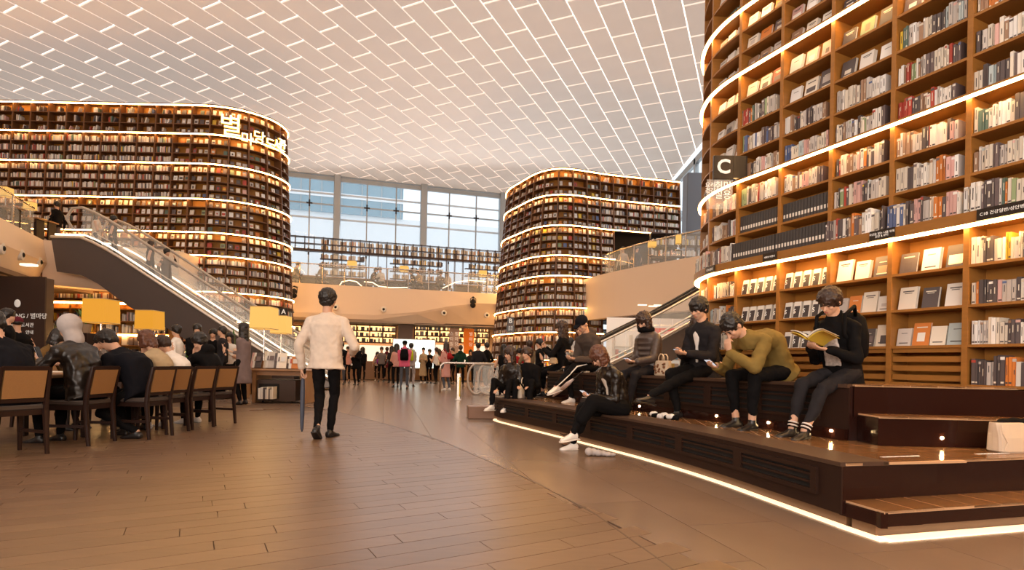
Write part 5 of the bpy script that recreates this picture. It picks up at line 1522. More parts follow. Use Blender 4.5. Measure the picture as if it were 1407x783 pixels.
pg_.rotation_euler = (0.15, 0, P['root'].rotation_euler[2]); tag(pg_, 'white notebook lying open on the leather-jacketed woman\'s lap', 'notebook')
# 10 leather jacket seen from behind at the far end
q_, rz_ = tier_spot(pL, 689, H1, .28)
P = human('long-haired woman in black leather jacket seen from behind at the bench end', (q_.x, q_.y, H1), R(150), h=1.62, female=True, pel=(0, 0, .10), lean=.10, head=(-.2, .25, 0), wide=1.08,
          feet={1: (.15, .40, -.385 + .07 + .2), -1: (-.15, .44, -.385 + .07 + .2)}, poleK={1: (.2, 1, 1), -1: (-.2, 1, 1)}, hands={1: (.12, .3, .15), -1: (-.12, .3, .15)},
          top='leather', bottom='black', shoe='shoew', hair=('long', H_DARK), coat='jacket', voxel=.016)
# 11 boy facing
q_, rz_ = tier_spot(pL, 706, H1, .62)
P = human('smiling young person in black coat facing the woman at the bench end', (q_.x, q_.y, H1), R(165), h=1.60, pel=(0, 0, .10), lean=.10, head=(-.5, .0, .1), feet={1: (.12, .40, -.1), -1: (-.12, .44, -.1)}, poleK={1: (.2, 1, 1), -1: (-.2, 1, 1)},
          hands={1: (.10, .3, .2), -1: (-.10, .3, .2)}, top='black', bottom='black', hair=('short', H_DARK), coat='coat', voxel=.016)

# ---- the walking man ------------------------------------------------------
wm = atz(446, 601, 0)
P = human('young man in cream sweatshirt and black trousers walking away, holding a closed umbrella', (wm.x, wm.y, 0), R(5), h=1.83, lean=.03, head=(-.25, -.03, 0), wide=1.12, twist=-.03,
          hands={1: (.27, .24, 1.05), -1: (-.30, .04, .86)}, poleE={1: (.7, -1, -.6), -1: (-.6, -.6, 0)}, hdir={1: ((-.1, 1, .3), (-1, 0, 0)), -1: ((0, .15, -1), (1, 0, 0))}, curl={1: .5, -1: 1.1},
          feet={1: (.05, .06, .085), -1: (-.05, -.16, .13)}, toes={1: (.35, 1, 0), -1: (.1, 1, -.75)}, top='cream', bottom='black', hair=('short', H_BLACK), coat='sweater', hem=.08, voxel=.012, legw=.98, face=True)
um = empty('umbrella', W(P, V3(*P['wr'][-1]) + V3(.01, .02, -.10)), 0, 'closed grey blue umbrella hanging from the walking man\'s hand', 'umbrella')
MB().tube([(0, .05, .02), (0, .07, .06), (0, .04, .10), (0, 0, .09), (0, 0, -.70)], .010, 8, rs=[.012, .012, .012, .012, .006]).build('handle', M_BLACK, um, smooth=True)
MB().tube([(0, 0, -.03), (0, 0, -.06), (0, 0, -.2), (0, 0, -.5), (0, 0, -.66), (0, 0, -.70)], .03, 10, rs=[.012, .022, .028, .026, .018, .007]).build('folded_canopy', mat('umbrella_cloth', (.05, .06, .09), .6, noise=.4, nscale=30, stretch=(6, 6, .3)), um, smooth=True)
# ================================================================ reading table at the left
M_CHW = mat('chair_dark_wood', (0.022, 0.009, 0.006), 0.42, spec=.3)
M_CHF = mat('chair_tan_fabric', (0.30, 0.15, 0.05), 0.75, noise=.12, nscale=120, bump=.2)
M_TBW = mat('table_wood', (0.30, 0.15, 0.065), 0.4, noise=.2, nscale=4, stretch=(1, 6, 1))
def make_chair():
    c = empty('dining_chair', (0, 0, 0))
    MB().bevbox(-.215, .215, -.20, .235, .425, .475, .012).build('seat', mat('seat_leather', (.060, .045, .038), .45), c)
    MB().box(-.205, .205, -.19, .225, .375, .425).build('seat_frame', M_CHW, c)
    for q in (1, -1):
        MB().loft([(V3(q * .195, .20, 0), V3(.015, 0, 0), V3(0, .015, 0)), (V3(q * .195, .20, .40), V3(.022, 0, 0), V3(0, .022, 0))], 8, pw=5).build('leg', M_CHW, c)
        MB().loft([(V3(q * .195, -.245, 0), V3(.015, 0, 0), V3(0, .017, 0)), (V3(q * .195, -.205, .42), V3(.020, 0, 0), V3(0, .024, 0)), (V3(q * .195, -.225, .60), V3(.018, 0, 0), V3(0, .022, 0)), (V3(q * .19, -.275, .83), V3(.018, 0, 0), V3(0, .016, 0))], 8, pw=5).build('leg', M_CHW, c)
        MB().box(q * .195 - .011, q * .195 + .011, -.20, .19, .19, .22).build('stretcher', M_CHW, c)
    b = MB(); b.rings([[(-.18, -.285, .80), (.18, -.285, .80), (.18, -.255, .80), (-.18, -.255, .80)], [(-.18, -.292, .84), (.18, -.292, .84), (.18, -.26, .84), (-.18, -.26, .84)]])
    b.build('top_rail', M_CHW, c); b = MB()
    b.rings([[(-.18, -.222, .50), (.18, -.222, .50), (.18, -.195, .50), (-.18, -.195, .50)], [(-.18, -.226, .535), (.18, -.226, .535), (.18, -.199, .535), (-.18, -.199, .535)]])
    b.build('back_rail', M_CHW, c)
    MB().rings([[(-.165, -.232, .54), (.165, -.232, .54), (.165, -.195, .54), (-.165, -.195, .54)], [(-.165, -.288, .80), (.165, -.288, .80), (.165, -.25, .80), (-.165, -.25, .80)]]).build('backrest', M_CHF, c)
    return c
def rear(px, py, px2, py2):
    a, b = atz(px, py, 0), atz(px2, py2, 0); return a, b
chs = [(-4.50, 5.22, 68, 'nearest dining chair with tan back, beside the large dark-coated person'), (-4.42, 5.99, 90, 'tan-backed dining chair under the hooded man'),
       (-4.12, 6.54, 86, 'tan-backed dining chair behind the man in the padded coat'), (-4.18, 6.98, 84, 'tan-backed dining chair behind the woman in beige'),
       (-4.13, 7.48, 80, 'tan-backed dining chair, second from the far end of the row'), (-4.08, 7.98, 76, 'tan-backed dining chair at the far end of the row')]
c0 = None
for i, (x, y, a, lab) in enumerate(chs):
    c = make_chair() if c0 is None else copy_tree(c0)
    c0 = c0 or c
    c.location = (x - .245, y, 0); c.rotation_euler = (0, 0, R(a)); tag(c, lab, 'chair', 'dining chairs along the reading table')
for i, (x, y, a, lab) in enumerate([(-6.35, 7.0, -90, 'dining chair of the girl in the brown jacket'), (-6.35, 7.75, -90, 'dining chair across the table, next past the girl in brown')]):
    c = copy_tree(c0); c.location = (x + .1, y, 0); c.rotation_euler = (0, 0, R(a)); tag(c, lab, 'chair', 'dining chairs across the reading table')
tb = empty('reading_table', (-5.32, 6.45, 0), 0, 'long wooden reading table between the two rows of readers', 'table')
MB().bevbox(-.42, .42, -2.1, 2.1, .70, .74, .008).build('tabletop', M_TBW, tb)
MB().box(-.36, .36, -2.0, 2.0, .62, .70).build('apron', M_CHW, tb)
for x in (-.36, .36):
    for y in (-1.98, 0, 1.98): MB().bevbox(x - .035, x + .035, y - .035, y + .035, 0, .62, .006).build('leg', M_CHW, tb)
def paper(x, y, rz, w, d, lab, th=.006, m_=None):
    o = MB().bevbox(-w / 2, w / 2, -d / 2, d / 2, 0, th, .001).build('open_book', m_ or M_PAGE, None, loc=(x, y, .7405)); o.rotation_euler = (0, 0, rz); tag(o, lab, 'book'); return o
paper(-5.15, 5.55, .2, .42, .28, 'open white book on the table by the nearest chair', .015); paper(-5.5, 6.6, -.3, .40, .27, 'open notebook in front of the girl in brown', .012)
paper(-5.05, 6.75, .5, .30, .22, 'pale book on the table before the woman in beige', .02); paper(-5.10, 7.75, .1, .40, .28, 'white papers before the boy in the black hoodie', .008)

KL = dict(voxel=.017)
def chp(label, x, y, a, **k):
    k.setdefault('pel', (0, 0, .10)); k.setdefault('feet', {1: (.10, .40, -.475 + .075), -1: (-.10, .44, -.475 + .075)}); k.setdefault('poleK', {1: (.2, 1, 1.2), -1: (-.2, 1, 1.2)})
    for kk, v in KL.items(): k.setdefault(kk, v)
    return human(label, (x, y, .475), R(a), **k)
chp('large person in dark navy coat with back to us at the near end', -4.72, 5.22, 75, h=1.80, lean=.35, bend=.8, wide=1.25, head=(0, .5, 0), hands={1: (.15, .42, .30), -1: (-.15, .42, .30)}, top='navy', bottom='black', hair=('short', H_BLACK), hem=.10, coat='coat', belly=.03)
P = chp('man in black leather jacket with grey hood up, seated at the table', -4.62, 5.99, 82, h=1.80, lean=.28, bend=.8, wide=1.15, head=(.0, .35, 0), hands={1: (.12, .40, .36), -1: (-.12, .42, .40)}, poleE={1: (.8, -.6, -.6), -1: (-.8, -.6, -.6)},
        hdir={1: ((-.3, .8, .4), (-.5, -.5, .5)), -1: ((.3, .8, .4), (.5, -.5, .5))}, top='leather', bottom='black', hair=('hood', None), cap_col=C['lightgrey'], hem=.06, coat='jacket')
phone(P, -1, (.05, .08, .09), (R(-20), 0, .3), 'smartphone raised by the hooded man')
chp('man in dark padded coat leaning over the table', -4.36, 6.52, 84, h=1.78, lean=.62, bend=1.0, wide=1.2, head=(.2, .7, 0), hands={1: (.15, .50, .26), -1: (-.15, .50, .26)}, top='navy', bottom='black', hair=('crop', H_BLACK), hem=.10, coat='coat', belly=.02, puff=False,
    feet={1: (.10, .30, -.40), -1: (-.12, -.05, -.39)})
P = chp('woman with dark bob and beige jacket resting her cheek on her hand', -4.40, 7.02, 78, h=1.64, female=True, lean=.40, bend=.8, head=(.15, .50, 0), wide=1.08, hands={1: (.08, .42, .25), -1: (-.03, .32, .50)}, poleE={1: (.8, -.6, -.8), -1: (-.6, .6, -1)},
        hdir={1: ((-.4, 1, 0), (0, 0, -1)), -1: ((.1, -.1, 1), (0, -1, .1))}, top='beige', bottom='black', hair=('bob', H_BROWN), hem=.12, coat='jacket')
chp('person in white shirt partly hidden beside the woman in beige', -4.36, 7.36, 80, h=1.60, lean=.5, bend=.8, head=(.1, .6, 0), hands={1: (.12, .42, .28), -1: (-.12, .42, .28)}, top='white', bottom='black', shoe='shoew', hair=('short', H_DARK), hem=.10)
chp('boy in black hoodie with hands at his face, at the far chairs', -4.26, 7.92, 72, h=1.70, lean=.40, bend=.9, head=(.15, .45, 0), hands={1: (.04, .32, .50), -1: (-.06, .32, .50)}, poleE={1: (.8, .3, -1), -1: (-.8, .3, -1)}, hdir={1: ((-.1, -.1, 1), (0, -1, .1)), -1: ((.1, -.1, 1), (0, -1, .1))},
    top='black', bottom='black', shoe='shoew', hair=('short', H_BLACK), hem=.06, hood=True, coat='hoodie')
chp('girl with dark bob and brown jacket writing across the table', -6.05, 7.0, -80, h=1.64, female=True, lean=.40, bend=.8, head=(.0, .55, 0), wide=1.08, hands={1: (.10, .46, .26), -1: (-.16, .44, .26)}, hdir={1: ((-.3, 1, -.1), (0, 0, -1)), -1: ((.3, 1, -.1), (0, 0, -1))},
    top='brown', bottom='black', hair=('bob', H_BLACK), coat='jacket', inner='white', collar=True)
chp('dark-haired person in grey looking down, behind the hooded man', -6.05, 7.75, -85, h=1.66, lean=.40, bend=.8, head=(.0, .6, 0), hands={1: (.12, .44, .26), -1: (-.14, .44, .26)}, top='grey', bottom='black', hair=('short', H_BLACK))
def st(label, px, fy, h, rz, top, bottom, hair, pose='down', Y=None, Z=0.0, group=None, **k):
    """standing figure whose feet stand under picture point (px, fy)"""
    if Y is None: g = atz(px, fy, Z)
    else: g = at(px, 500, Y); g = V3(g.x, g.y, Z)
    hd = {'down': None, 'phone': ({1: (.05, .27, .66 * h), -1: (-.07, .29, .66 * h)}), 'cross': {1: (-.04, .20, .63 * h), -1: (.04, .22, .64 * h)}, 'one': {1: (.17 * h, .03, .47 * h), -1: (-.05, .26, .74 * h)}, 'pocket': {1: (.14 * h, .12, .54 * h), -1: (-.14 * h, .12, .54 * h)}}[pose]
    k.setdefault('voxel', .030 if g.y > 14 else .022)
    k.setdefault('feet', {1: (.06 * h + random.uniform(-.02, .02), random.uniform(-.10, .10), .042 * h), -1: (-.06 * h, random.uniform(-.10, .10), .042 * h)})
    if pose != 'down': k.setdefault('hands', hd)
    if pose in ('phone', 'cross'): k.setdefault('hdir', {1: ((-.5, .7, .3), (-.3, -.3, 1)), -1: ((.5, .7, .3), (.3, -.3, 1))})
    return human(label, (g.x, g.y, Z), R(rz), h=h, top=top, bottom=bottom, hair=hair, group=group, **k)
random.seed(3)
H1_ = dict(hem=.10, coat='coat')
st('long-haired woman in mauve grey coat standing behind the far chairs', 333, 555, 1.70, 75, 'mauve', 'black', ('long', H_BLACK), 'cross', female=True, hem=.42, coat='coat')
st('man in black coat standing and looking down by the escalator foot', 270, 560, 1.72, -150, 'black', 'black', ('short', H_BLACK), 'phone', Y=12.6, **H1_)
st('dark-haired person in black beside the man in the black coat', 292, 560, 1.66, -160, 'black', 'black', ('short', H_BLACK), 'pocket', Y=13.4)
st('person in dark jacket queueing behind the mauve coat', 305, 560, 1.70, 120, 'charcoal', 'black', ('crop', H_BLACK), 'down', Y=12.9)
st('woman with pale face and black hair near the mauve-coated woman', 315, 560, 1.60, -170, 'white', 'black', ('long', H_BLACK), 'phone', Y=13.8, female=True)
st('dark-haired boy in white shirt behind the woman in beige', 242, 560, 1.66, 100, 'white', 'black', ('short', H_BLACK), 'down', Y=12.2)
st('man in black standing before the dark wall at the frame edge', 8, 560, 1.72, -60, 'black', 'black', ('short', H_BLACK), 'pocket', Y=9.4)
st('person with reddish cap in black jacket by the dark wall', 23, 560, 1.62, 60, 'black', 'black', ('beanie', None), 'down', Y=10.0, cap_col=C['wine'])

# ================================================================ desk lamps, desks, racks
M_SHADE = mat('lamp_shade', (.12, .06, .01), .7, emit=1.0, ecol=(.74, .31, .022))
M_SHADE2 = mat('lamp_shade_bright', (.12, .07, .02), .7, emit=1.0, ecol=(.95, .52, .12))
def lamp(px0, px1, py0, py1, Y, zb, lab, m_, grp='square desk lamps', light=7):
    a, b = at(px0, py1, Y), at(px1, py0, Y); w = (b.x - a.x) / 2; hh = b.z - a.z; z0 = a.z
    o = empty('table_lamp', ((a.x + b.x) / 2, Y, zb), .0, lab, 'lamp', grp)
    MB().rings([[(x * w, y * w, z0 - zb) for x, y in ((-1, -1), (1, -1), (1, 1), (-1, 1))], [(x * w * .96, y * w * .96, z0 - zb + hh) for x, y in ((-1, -1), (1, -1), (1, 1), (-1, 1))]], caps=True).build('lamp_shade', m_, o)
    for z in (z0 - zb, z0 - zb + hh): 
        f = w * (1 if z < z0 - zb + .01 else .96); MB().tube([(-f, -f, z), (f, -f, z), (f, f, z), (-f, f, z), (-f, -f, z)], .008, 4).build('shade_rim', mat('shade_rim', (.6, .4, .15), .5), o)
    MB().tube([(0, 0, .0), (0, 0, z0 - zb + .02)], .018, 8).build('pole', M_STEEL, o)
    MB().tube([(0, 0, 0), (0, 0, .02)], .13, 16).build('base', M_STEEL, o)
    if light:
        L_ = bpy.data.lights.new('table_lamp_light', 'POINT'); L_.energy = light; L_.color = (1, .62, .26); L_.shadow_soft_size = w
        lo = bpy.data.objects.new('table_lamp_light', L_); COL.objects.link(lo); lo.location = ((a.x + b.x) / 2, Y - .02, z0 - .12)
    return o
lamp(349, 377.5, 422.5, 451.5, 12.3, .735, 'larger square yellow lamp on the magazine desk', M_SHADE2)
lamp(375.5, 397.5, 434.5, 458, 15.2, .735, 'smaller square yellow lamp right behind the larger one', M_SHADE2)
lamp(193, 219, 427.5, 452.5, 13.2, .735, 'square orange lamp above the notice board', M_SHADE)
lamp(123.5, 155, 412, 443.5, 10.8, .735, 'square orange lamp above the hooded man', M_SHADE)
def desk(name, x0, x1, y0, y1, lab, books=True):
    o = empty(name, ((x0 + x1) / 2, (y0 + y1) / 2, 0), 0, lab, 'desk'); w, d = (x1 - x0) / 2, (y1 - y0) / 2
    MB().bevbox(-w, w, -d, d, .69, .735, .01).build('tabletop', M_TBW, o)
    MB().box(-w + .05, w - .12, -d + .08, d - .08, .60, .69).build('apron', M_TBW, o)
    for x in (-w + .05, w - .05): MB().bevbox(x - .04, x + .04, -d + .05, d - .05, 0, .69, .006).build('leg', M_TBW, o)
    MB().box(-w + .12, w - .25, -d + .06, d - .1, .05, .50).build('cabinet', mat('desk_cabinet', (.05, .028, .02), .5), o)
    MB().box(-w + .16, 0, -d + .05, -d + .07, .10, .42).build('bay_shade', M_BLACK, o)  # black plate stands in for the shaded inside of the bay
    for x in (-w + .2, w - .35): MB().tube([(x, -d + .15, .025), (x + .02, -d + .15, .025)], .025, 10).build('castor', M_BLACK, o)
    return o
dk = desk('magazine_desk', -5.62, -4.42, 11.9, 12.8, 'wooden magazine desk under the two bright square lamps')
random.seed(9)
x = -5.38
for i in range(9):
    w = random.uniform(.02, .05); h_ = random.uniform(.2, .28); col, cn = pick(PALE)
    if x + w > -5.05: break
    o = MB().obox((w / 2, .1, h_ / 2), (w / 2, 0, 0), (0, .10, 0), (0, 0, h_ / 2), 0, col).build('book', M_BOOK, None, col=True, loc=(x, 11.75, .10))
    tag(o, f'{ORD[i]} {cn} book in the open bay of the magazine desk', 'book', 'books in the magazine desk bay'); x += w + .004
desk('magazine_desk', -7.4, -5.9, 14.8, 15.6, 'second desk behind, carrying the smaller square lamp').location = (-6.35 - .0, 15.2, 0)
desk('reading_desk', -9.4, -6.4, 12.9, 13.6, 'long desk with the orange lamp and notice board')
desk('reading_desk', -9.9, -7.2, 10.5, 11.1, 'desk behind the girl in brown with an orange lamp')
for i, (px, py, sc_, lab) in enumerate([(356, 478, 1.1, 'leftmost magazine rack on the desk'), (371, 482, 1.2, 'magazine rack with pale covers under the larger lamp'), (388, 480, 1.1, 'magazine rack beside the walking man\'s sleeve'), (402, 484, .9, 'small magazine rack at the desk end')]):
    c = at(px, py, 12.2); o = empty('magazine_rack', (c.x, 12.15 + .08 * (i % 2), .735), .1 * (i - 1), lab, 'rack', 'magazine racks on the desk')
    MB().box(-.11, .11, .02, .16, 0, .16 * sc_).build('holder', M_TBW, o)
    for j in range(3):
        col, cn = pick(PALE)
        MB().obox((-.06 + .06 * j, -.02 - .02 * j, .17 * sc_), (.075, 0, 0), (0, .003, 0), (0, .05, .15 * sc_), 0, col).obox((-.06 + .06 * j, -.025 - .02 * j, .20 * sc_), (.045, 0, 0), (0, .003, 0), (0, .02, .05), 0, pick()[0]).build('magazine', M_BOOK, o, col=True)
nb_ = empty('notice_board', at(205, 470, 12.7), 0, 'framed white notice under the orange lamp', 'notice')
nb_.location.z = .735
MB().box(-.19, .19, -.01, .03, 0, .66).build('frame', M_CHW, nb_); MB().box(-.15, .15, -.014, -.01, .10, .62).build('paper', M_PAGE, nb_)
for j, w in enumerate((.08, .05, .10, .09, .10, .06, .11)):
    MB().box(-w, w, -.016, -.014, .55 - j * .06, .562 - j * .06).build('text_line', mat('print_ink', (.12, .10, .10), .7), nb_)
MB().tube([(0, .01, -.735), (0, .01, 0)], .02).build('pole', M_CHW, nb_)

# dark wall with lettering, pillar, lit low bookcase behind the table
w_ = MB().box(-16.5, -14.28, 16.3, 16.6, 0, 3.17).build('wall_dark', M_DARKWALL); w_['kind'] = 'structure'
w_ = MB().bevbox(-13.95, -13.52, 15.8, 16.3, 0, 3.17, .02).build('column', mat('bronze_column', (.13, .085, .06), .35)); tag(w_, 'bronze pillar right of the dark lettered wall', 'column', kind='structure')
sgn = empty('wall_lettering', (at(19, 434, 15.3).x, 15.3, 0), 0, 'dark panel with small white lettering and round emblem', 'sign')
MB().box(-.9, .85, 0, .05, 0, 3.1).build('panel', M_DARKWALL, sgn)
zz = at(19, 434, 15.3).z; text('letter', 'PYEOLMADANG / 별마당', .17, M_WHITETXT, (0.0, -.01, zz), (R(90), 0, 0), sgn, .003); text('letter', 'library 도서관', .13, M_WHITETXT, (.2, -.01, zz - .25), (R(90), 0, 0), sgn, .003); text('letter', '안내', .12, M_WHITETXT, (.45, -.01, zz - .45), (R(90), 0, 0), sgn, .003)
MB().ell((.1, -.01, zz + .35), (V3(1, 0, 0), V3(0, 1, 0), V3(0, 0, 1)), .09, .02, .11).build('emblem', M_WHITETXT, sgn)
dl = MB().bevbox(-.15, .15, -.10, .10, -.02, .03, .006).build('ceiling_light', mat('spot_bar', (1, .8, .6), emit=2, ecol=(1, .75, .5)), None, loc=(at(39, 401, 13.6).x, 13.6, 3.14)); tag(dl, 'small bright ceiling light under the left balcony', 'light')
lb = empty('low_bookcase', (0, 0, 0), 0, 'lit wooden bookcase behind the reading table, partly hidden by lamps', 'bookcase')
YB = 18.4; xa, xb = at(62, 450, YB).x, at(232, 450, YB).x
MB().box(xa, xb, YB + .28, YB + .32, 0, 2.75).build('back_panel', M_BACK, lb)
zl = [.1, .5, .9, 1.3, 1.7, 2.1, 2.5]
for z in zl + [2.75]: MB().box(xa, xb, YB, YB + .3, z - .02, z + .02).build('shelf', M_WOOD, lb)
n_ = 5
for k in range(n_ + 1): x = lerp(xa, xb, k / n_); MB().box(x - .025, x + .025, YB - .01, YB + .3, 0, 2.77).build('post', M_WOOD, lb)
for z in (1.7, 2.75): MB().box(xa, xb, YB - .03, YB - .0, z - .08, z - .02).build('light_strip', M_LEDF, lb)
random.seed(17)
for z in zl[:-1]:
    for k in range(n_):
        x = lerp(xa, xb, k / n_) + .06; e = lerp(xa, xb, (k + 1) / n_) - .06
        while x < e - .05:
            w = random.uniform(.025, .06) if z > 1.5 or random.random() < .5 else random.uniform(.12, .18); hh = random.uniform(.20, .30); col, _ = pick()
            if x + w > e: break
            spine_box(BOOKS_REST, V3(x, YB + .03, z + .022), V3(1, 0, 0), V3(0, 1, 0), V3(0, 0, 1), w, .14, hh, col); x += w + random.choice((0, 0, .05))
def plant(px, py, Y, zb, lab, sc=1.0, seed=1):
    c = at(px, py, Y); o = empty('potted_plant', (c.x, Y, zb), 0, lab, 'plant'); random.seed(seed)
    MB().loft([(V3(0, 0, 0), V3(.08 * sc, 0, 0), V3(0, .08 * sc, 0)), (V3(0, 0, .18 * sc), V3(.11 * sc, 0, 0), V3(0, .11 * sc, 0))], 14).build('pot', mat('plant_pot', (.3, .2, .12), .6), o)
    lm = mat('plant_leaf', (.09, .20, .03), .45)
    for i in range(16):
        a = random.uniform(0, 2 * PI); L = random.uniform(.25, .5) * sc; t = random.uniform(.3, 1.0); r = []
        for j in range(5):
            f = j / 4; rr = L * f * t; z = .18 * sc + L * (f * (1.4 - t * .6 * f)); wd = .035 * sc * math.sin(PI * (f * .85 + .1))
            c_ = V3(math.cos(a) * rr, math.sin(a) * rr, z); sdv = V3(-math.sin(a), math.cos(a), 0) * wd; r.append([c_ - sdv, c_ + V3(0, 0, .006), c_ + sdv, c_ - V3(0, 0, .004)])
        MB().rings(r).build('leaf', lm, o)
    return o
plant(118, 440, 14.5, .735 + .8, 'green plant above the hooded man before the lit bookcase', 1.3, 2); 
st_ = MB().bevbox(-.2, .2, -.2, .2, 0, 1.535, .01).build('plant_stand', M_CHW, None, loc=(at(118, 440, 14.5).x, 14.5, 0)); tag(st_, 'dark stand carrying the green plant', 'stand')
plant(258, 470, 14.0, .6, 'green plant beside the escalator foot', 1.2, 5); st_ = MB().bevbox(-.25, .25, -.25, .25, 0, .6, .01).build('planter', M_CHW, None, loc=(at(258, 470, 14.0).x, 14.0, 0)); tag(st_, 'dark planter box by the escalator foot', 'planter')
plant(322, 458, 14.9, .8, 'green plant behind the mauve-coated woman', 1.2, 6); st_ = MB().bevbox(-.25, .25, -.2, .2, 0, .8, .01).build('planter', M_CHW, None, loc=(at(322, 470, 14.9).x, 14.9, 0)); tag(st_, 'dark planter box behind the mauve-coated woman', 'planter')
# ================================================================ visitors at the far end
random.seed(12)
B_, D_ = ('short', H_BLACK), H_DARK
st('visitor in black jacket with folded arms beside the walking man', 469, 528, 1.68, 180, 'black', 'denim', B_, 'cross', hem=.08, coat='jacket', inner='white')
P = st('visitor in big black coat and brown hair looking at a phone', 489, 529, 1.66, 170, 'black', 'black', ('long', H_BROWN), 'phone', hem=.20, coat='coat', wide=1.3, female=True)
for dx, dz in ((.10, 1.22), (.12, 1.10), (.10, .80)): MB().ell((dx, .20, dz), (V3(1, 0, 0), V3(0, 1, 0), V3(0, 0, 1)), .045, .02, .045, 10, 6).build('badge', C['white'], P['root'])
P = st('visitor in pale grey hooded jacket and black trousers', 505, 516, 1.62, 20, 'lightgrey', 'black', ('short', H_DARK), 'pocket', hem=.12, hood=True, coat='jacket')
st('man in dark suit among the visitors, facing us', 514, 519, 1.76, 175, 'charcoal', 'black', B_, 'pocket', inner='white', hem=.1, coat='jacket')
P = st('young visitor in white top wearing a purple backpack', 518, 523, 1.42, 20, 'lightgrey', 'black', ('long', H_BLACK), 'down', female=True, shoe='shoew'); backpack(P, 'purple', 'purple backpack on the young visitor in white', sc=.85)
P = st('visitor in wine red coat seen from behind', 531, 523, 1.66, 5, 'wine', 'black', ('short', H_DARK), 'pocket', hem=.18, hood=True, coat='coat')
st('visitor in dark clothes with pink sleeve left of the pink jacket', 544, 532, 1.62, 30, 'rose', 'black', ('long', H_BLACK), 'phone', female=True, hem=.05)
P = st('visitor in bright pink jacket seen from behind', 555, 535, 1.68, 8, 'pink', 'denim', ('beanie', None), 'phone', hem=.06, coat='jacket', wide=1.15, hood=True); backpack(P, 'black', 'black backpack on the visitor in the pink jacket')
P = st('visitor in pale grey hoodie with a lime backpack', 564, 531, 1.68, -5, 'lightgrey', 'lightgrey', B_, 'phone', hem=.06, hood=True, coat='hoodie'); backpack(P, 'lime', 'lime yellow backpack beside the pink jacket')
st('visitor in black coat right of the lime backpack', 571, 520, 1.72, 15, 'navy', 'black', B_, 'pocket', hem=.35, coat='coat')
P = st('visitor in long beige trench coat photographing towards us', 581, 526, 1.62, 175, 'beige', 'black', ('beanie', None), 'phone', hem=.50, coat='coat', female=True, shoe='shoew')
st('visitor in white top and black trousers next to the beige trench coat', 599, 527, 1.62, 60, 'white', 'black', ('ponytail', H_DARK), 'phone', female=True)
P = st('long-haired woman in rose pink coat with a red bag', 612, 536, 1.66, 50, 'rose', 'denim', ('long', H_DARK), 'phone', hem=.38, coat='coat', female=True, shoe='shoew'); backpack(P, 'red', 'small red bag on the woman in the rose coat', sc=.55)
st('visitor in dark green hooded jacket seen from behind', 632, 531, 1.66, 0, 'green', 'black', ('short', H_DARK), 'pocket', hem=.06, hood=True, coat='hoodie', feet={1: (.12, 0, .07), -1: (-.12, 0, .07)})
st('long-haired woman in dark coat over white top facing us', 646, 525, 1.62, 180, 'charcoal', 'black', ('long', H_BLACK), 'down', hem=.10, coat='jacket', inner='white', female=True)
st('man in dark grey coat with back to us near the steel rail', 656, 535, 1.70, 30, 'charcoal', 'black', B_, 'pocket', hem=.12, coat='coat', wide=1.1)
st('man in black suit with white collar looking left', 668, 533, 1.76, 60, 'black', 'black', B_, 'pocket', hem=.12, coat='jacket', inner='white', collar=True, shoe='shoew')
xs_ = [(478, 16.5 + 7, 'rose', 'woman in pale rose top'), (498, 25.2, 'black', 'dark-haired visitor'), (524, 25.6, 'grey', 'visitor in grey'), (538, 24.8, 'charcoal', 'visitor in charcoal'), (590, 25.4, 'black', 'visitor in black'), (603, 25.8, 'brown', 'visitor in brown'), (622, 24.6, 'black', 'short visitor in black')]
for i, (px, Y, col, t) in enumerate(xs_):
    st(f'{t} in the rear of the crowd, {ORD[i]} from the walking man', px, 0, 1.56 + .03 * (i % 4), (170, 10, 190, 30, 160, 0, 150)[i], col, 'black', (('long', H_BLACK) if i % 2 else ('short', H_DARK)), ('down', 'phone', 'pocket')[i % 3], Y=Y)
# behind the seating
st('man in khaki hooded jacket seen from behind, past the seating', 727, 0, 1.62, 0, 'khaki', 'black', ('short', H_DARK), 'pocket', Y=15.5, hood=True, hem=.06, coat='hoodie')
st('man in dark suit facing left past the seating', 741, 0, 1.64, 90, 'black', 'black', B_, 'pocket', Y=14.8, inner='white', collar=True)
st('person in red jacket behind the smiling young person', 713, 0, 1.45, 10, 'red', 'black', B_, 'down', Y=17)
st('person with dark hair just behind the bench end', 692, 0, 1.48, 0, 'black', 'black', ('long', H_BLACK), 'down', Y=15, female=True)
st('dark-haired visitor behind the man in the cap', 783, 0, 1.62, 40, 'charcoal', 'black', B_, 'down', Y=13.6)

# on the left escalator
for px, h, rz, top_, bot_, hr, pose, lab, dx in ((76, 1.66, 80, 'black', 'grey', B_, 'down', 'person in black at the top landing of the escalator', 0), (131, 1.60, -70, 'cream', 'denim', ('long', H_BLACK), 'phone', 'woman in cream jacket and jeans riding the escalator', 0),
                                              (154, 1.66, -60, 'charcoal', 'black', B_, 'down', 'man in dark vest just below the woman in cream', 0), (206, 1.58, -60, 'black', 'black', ('long', H_DARK), 'pocket', 'woman in black halfway down the escalator', 0), (228, 1.66, -100, 'taupe', 'grey', B_, 'one', 'man in grey brown with a raised phone on the escalator', 0)):
    Yp = 19.2 if px < 80 else YE + .75; x = at(px, 400, Yp).x; z = 4.62 if px < 80 else esc_z(x) - .62
    human(lab, (x, Yp, z), R(rz), h=h, top=top_, bottom=bot_, hair=hr, voxel=.022, group=None, hands={1: (.17 * h, .03, .47 * h), -1: (-.05, .26, .80 * h)} if pose == 'one' else ({1: (.05, .27, .66 * h), -1: (-.07, .29, .66 * h)} if pose == 'phone' else None), hem=.12 if px in (131, 228) else .05, female='woman' in lab)

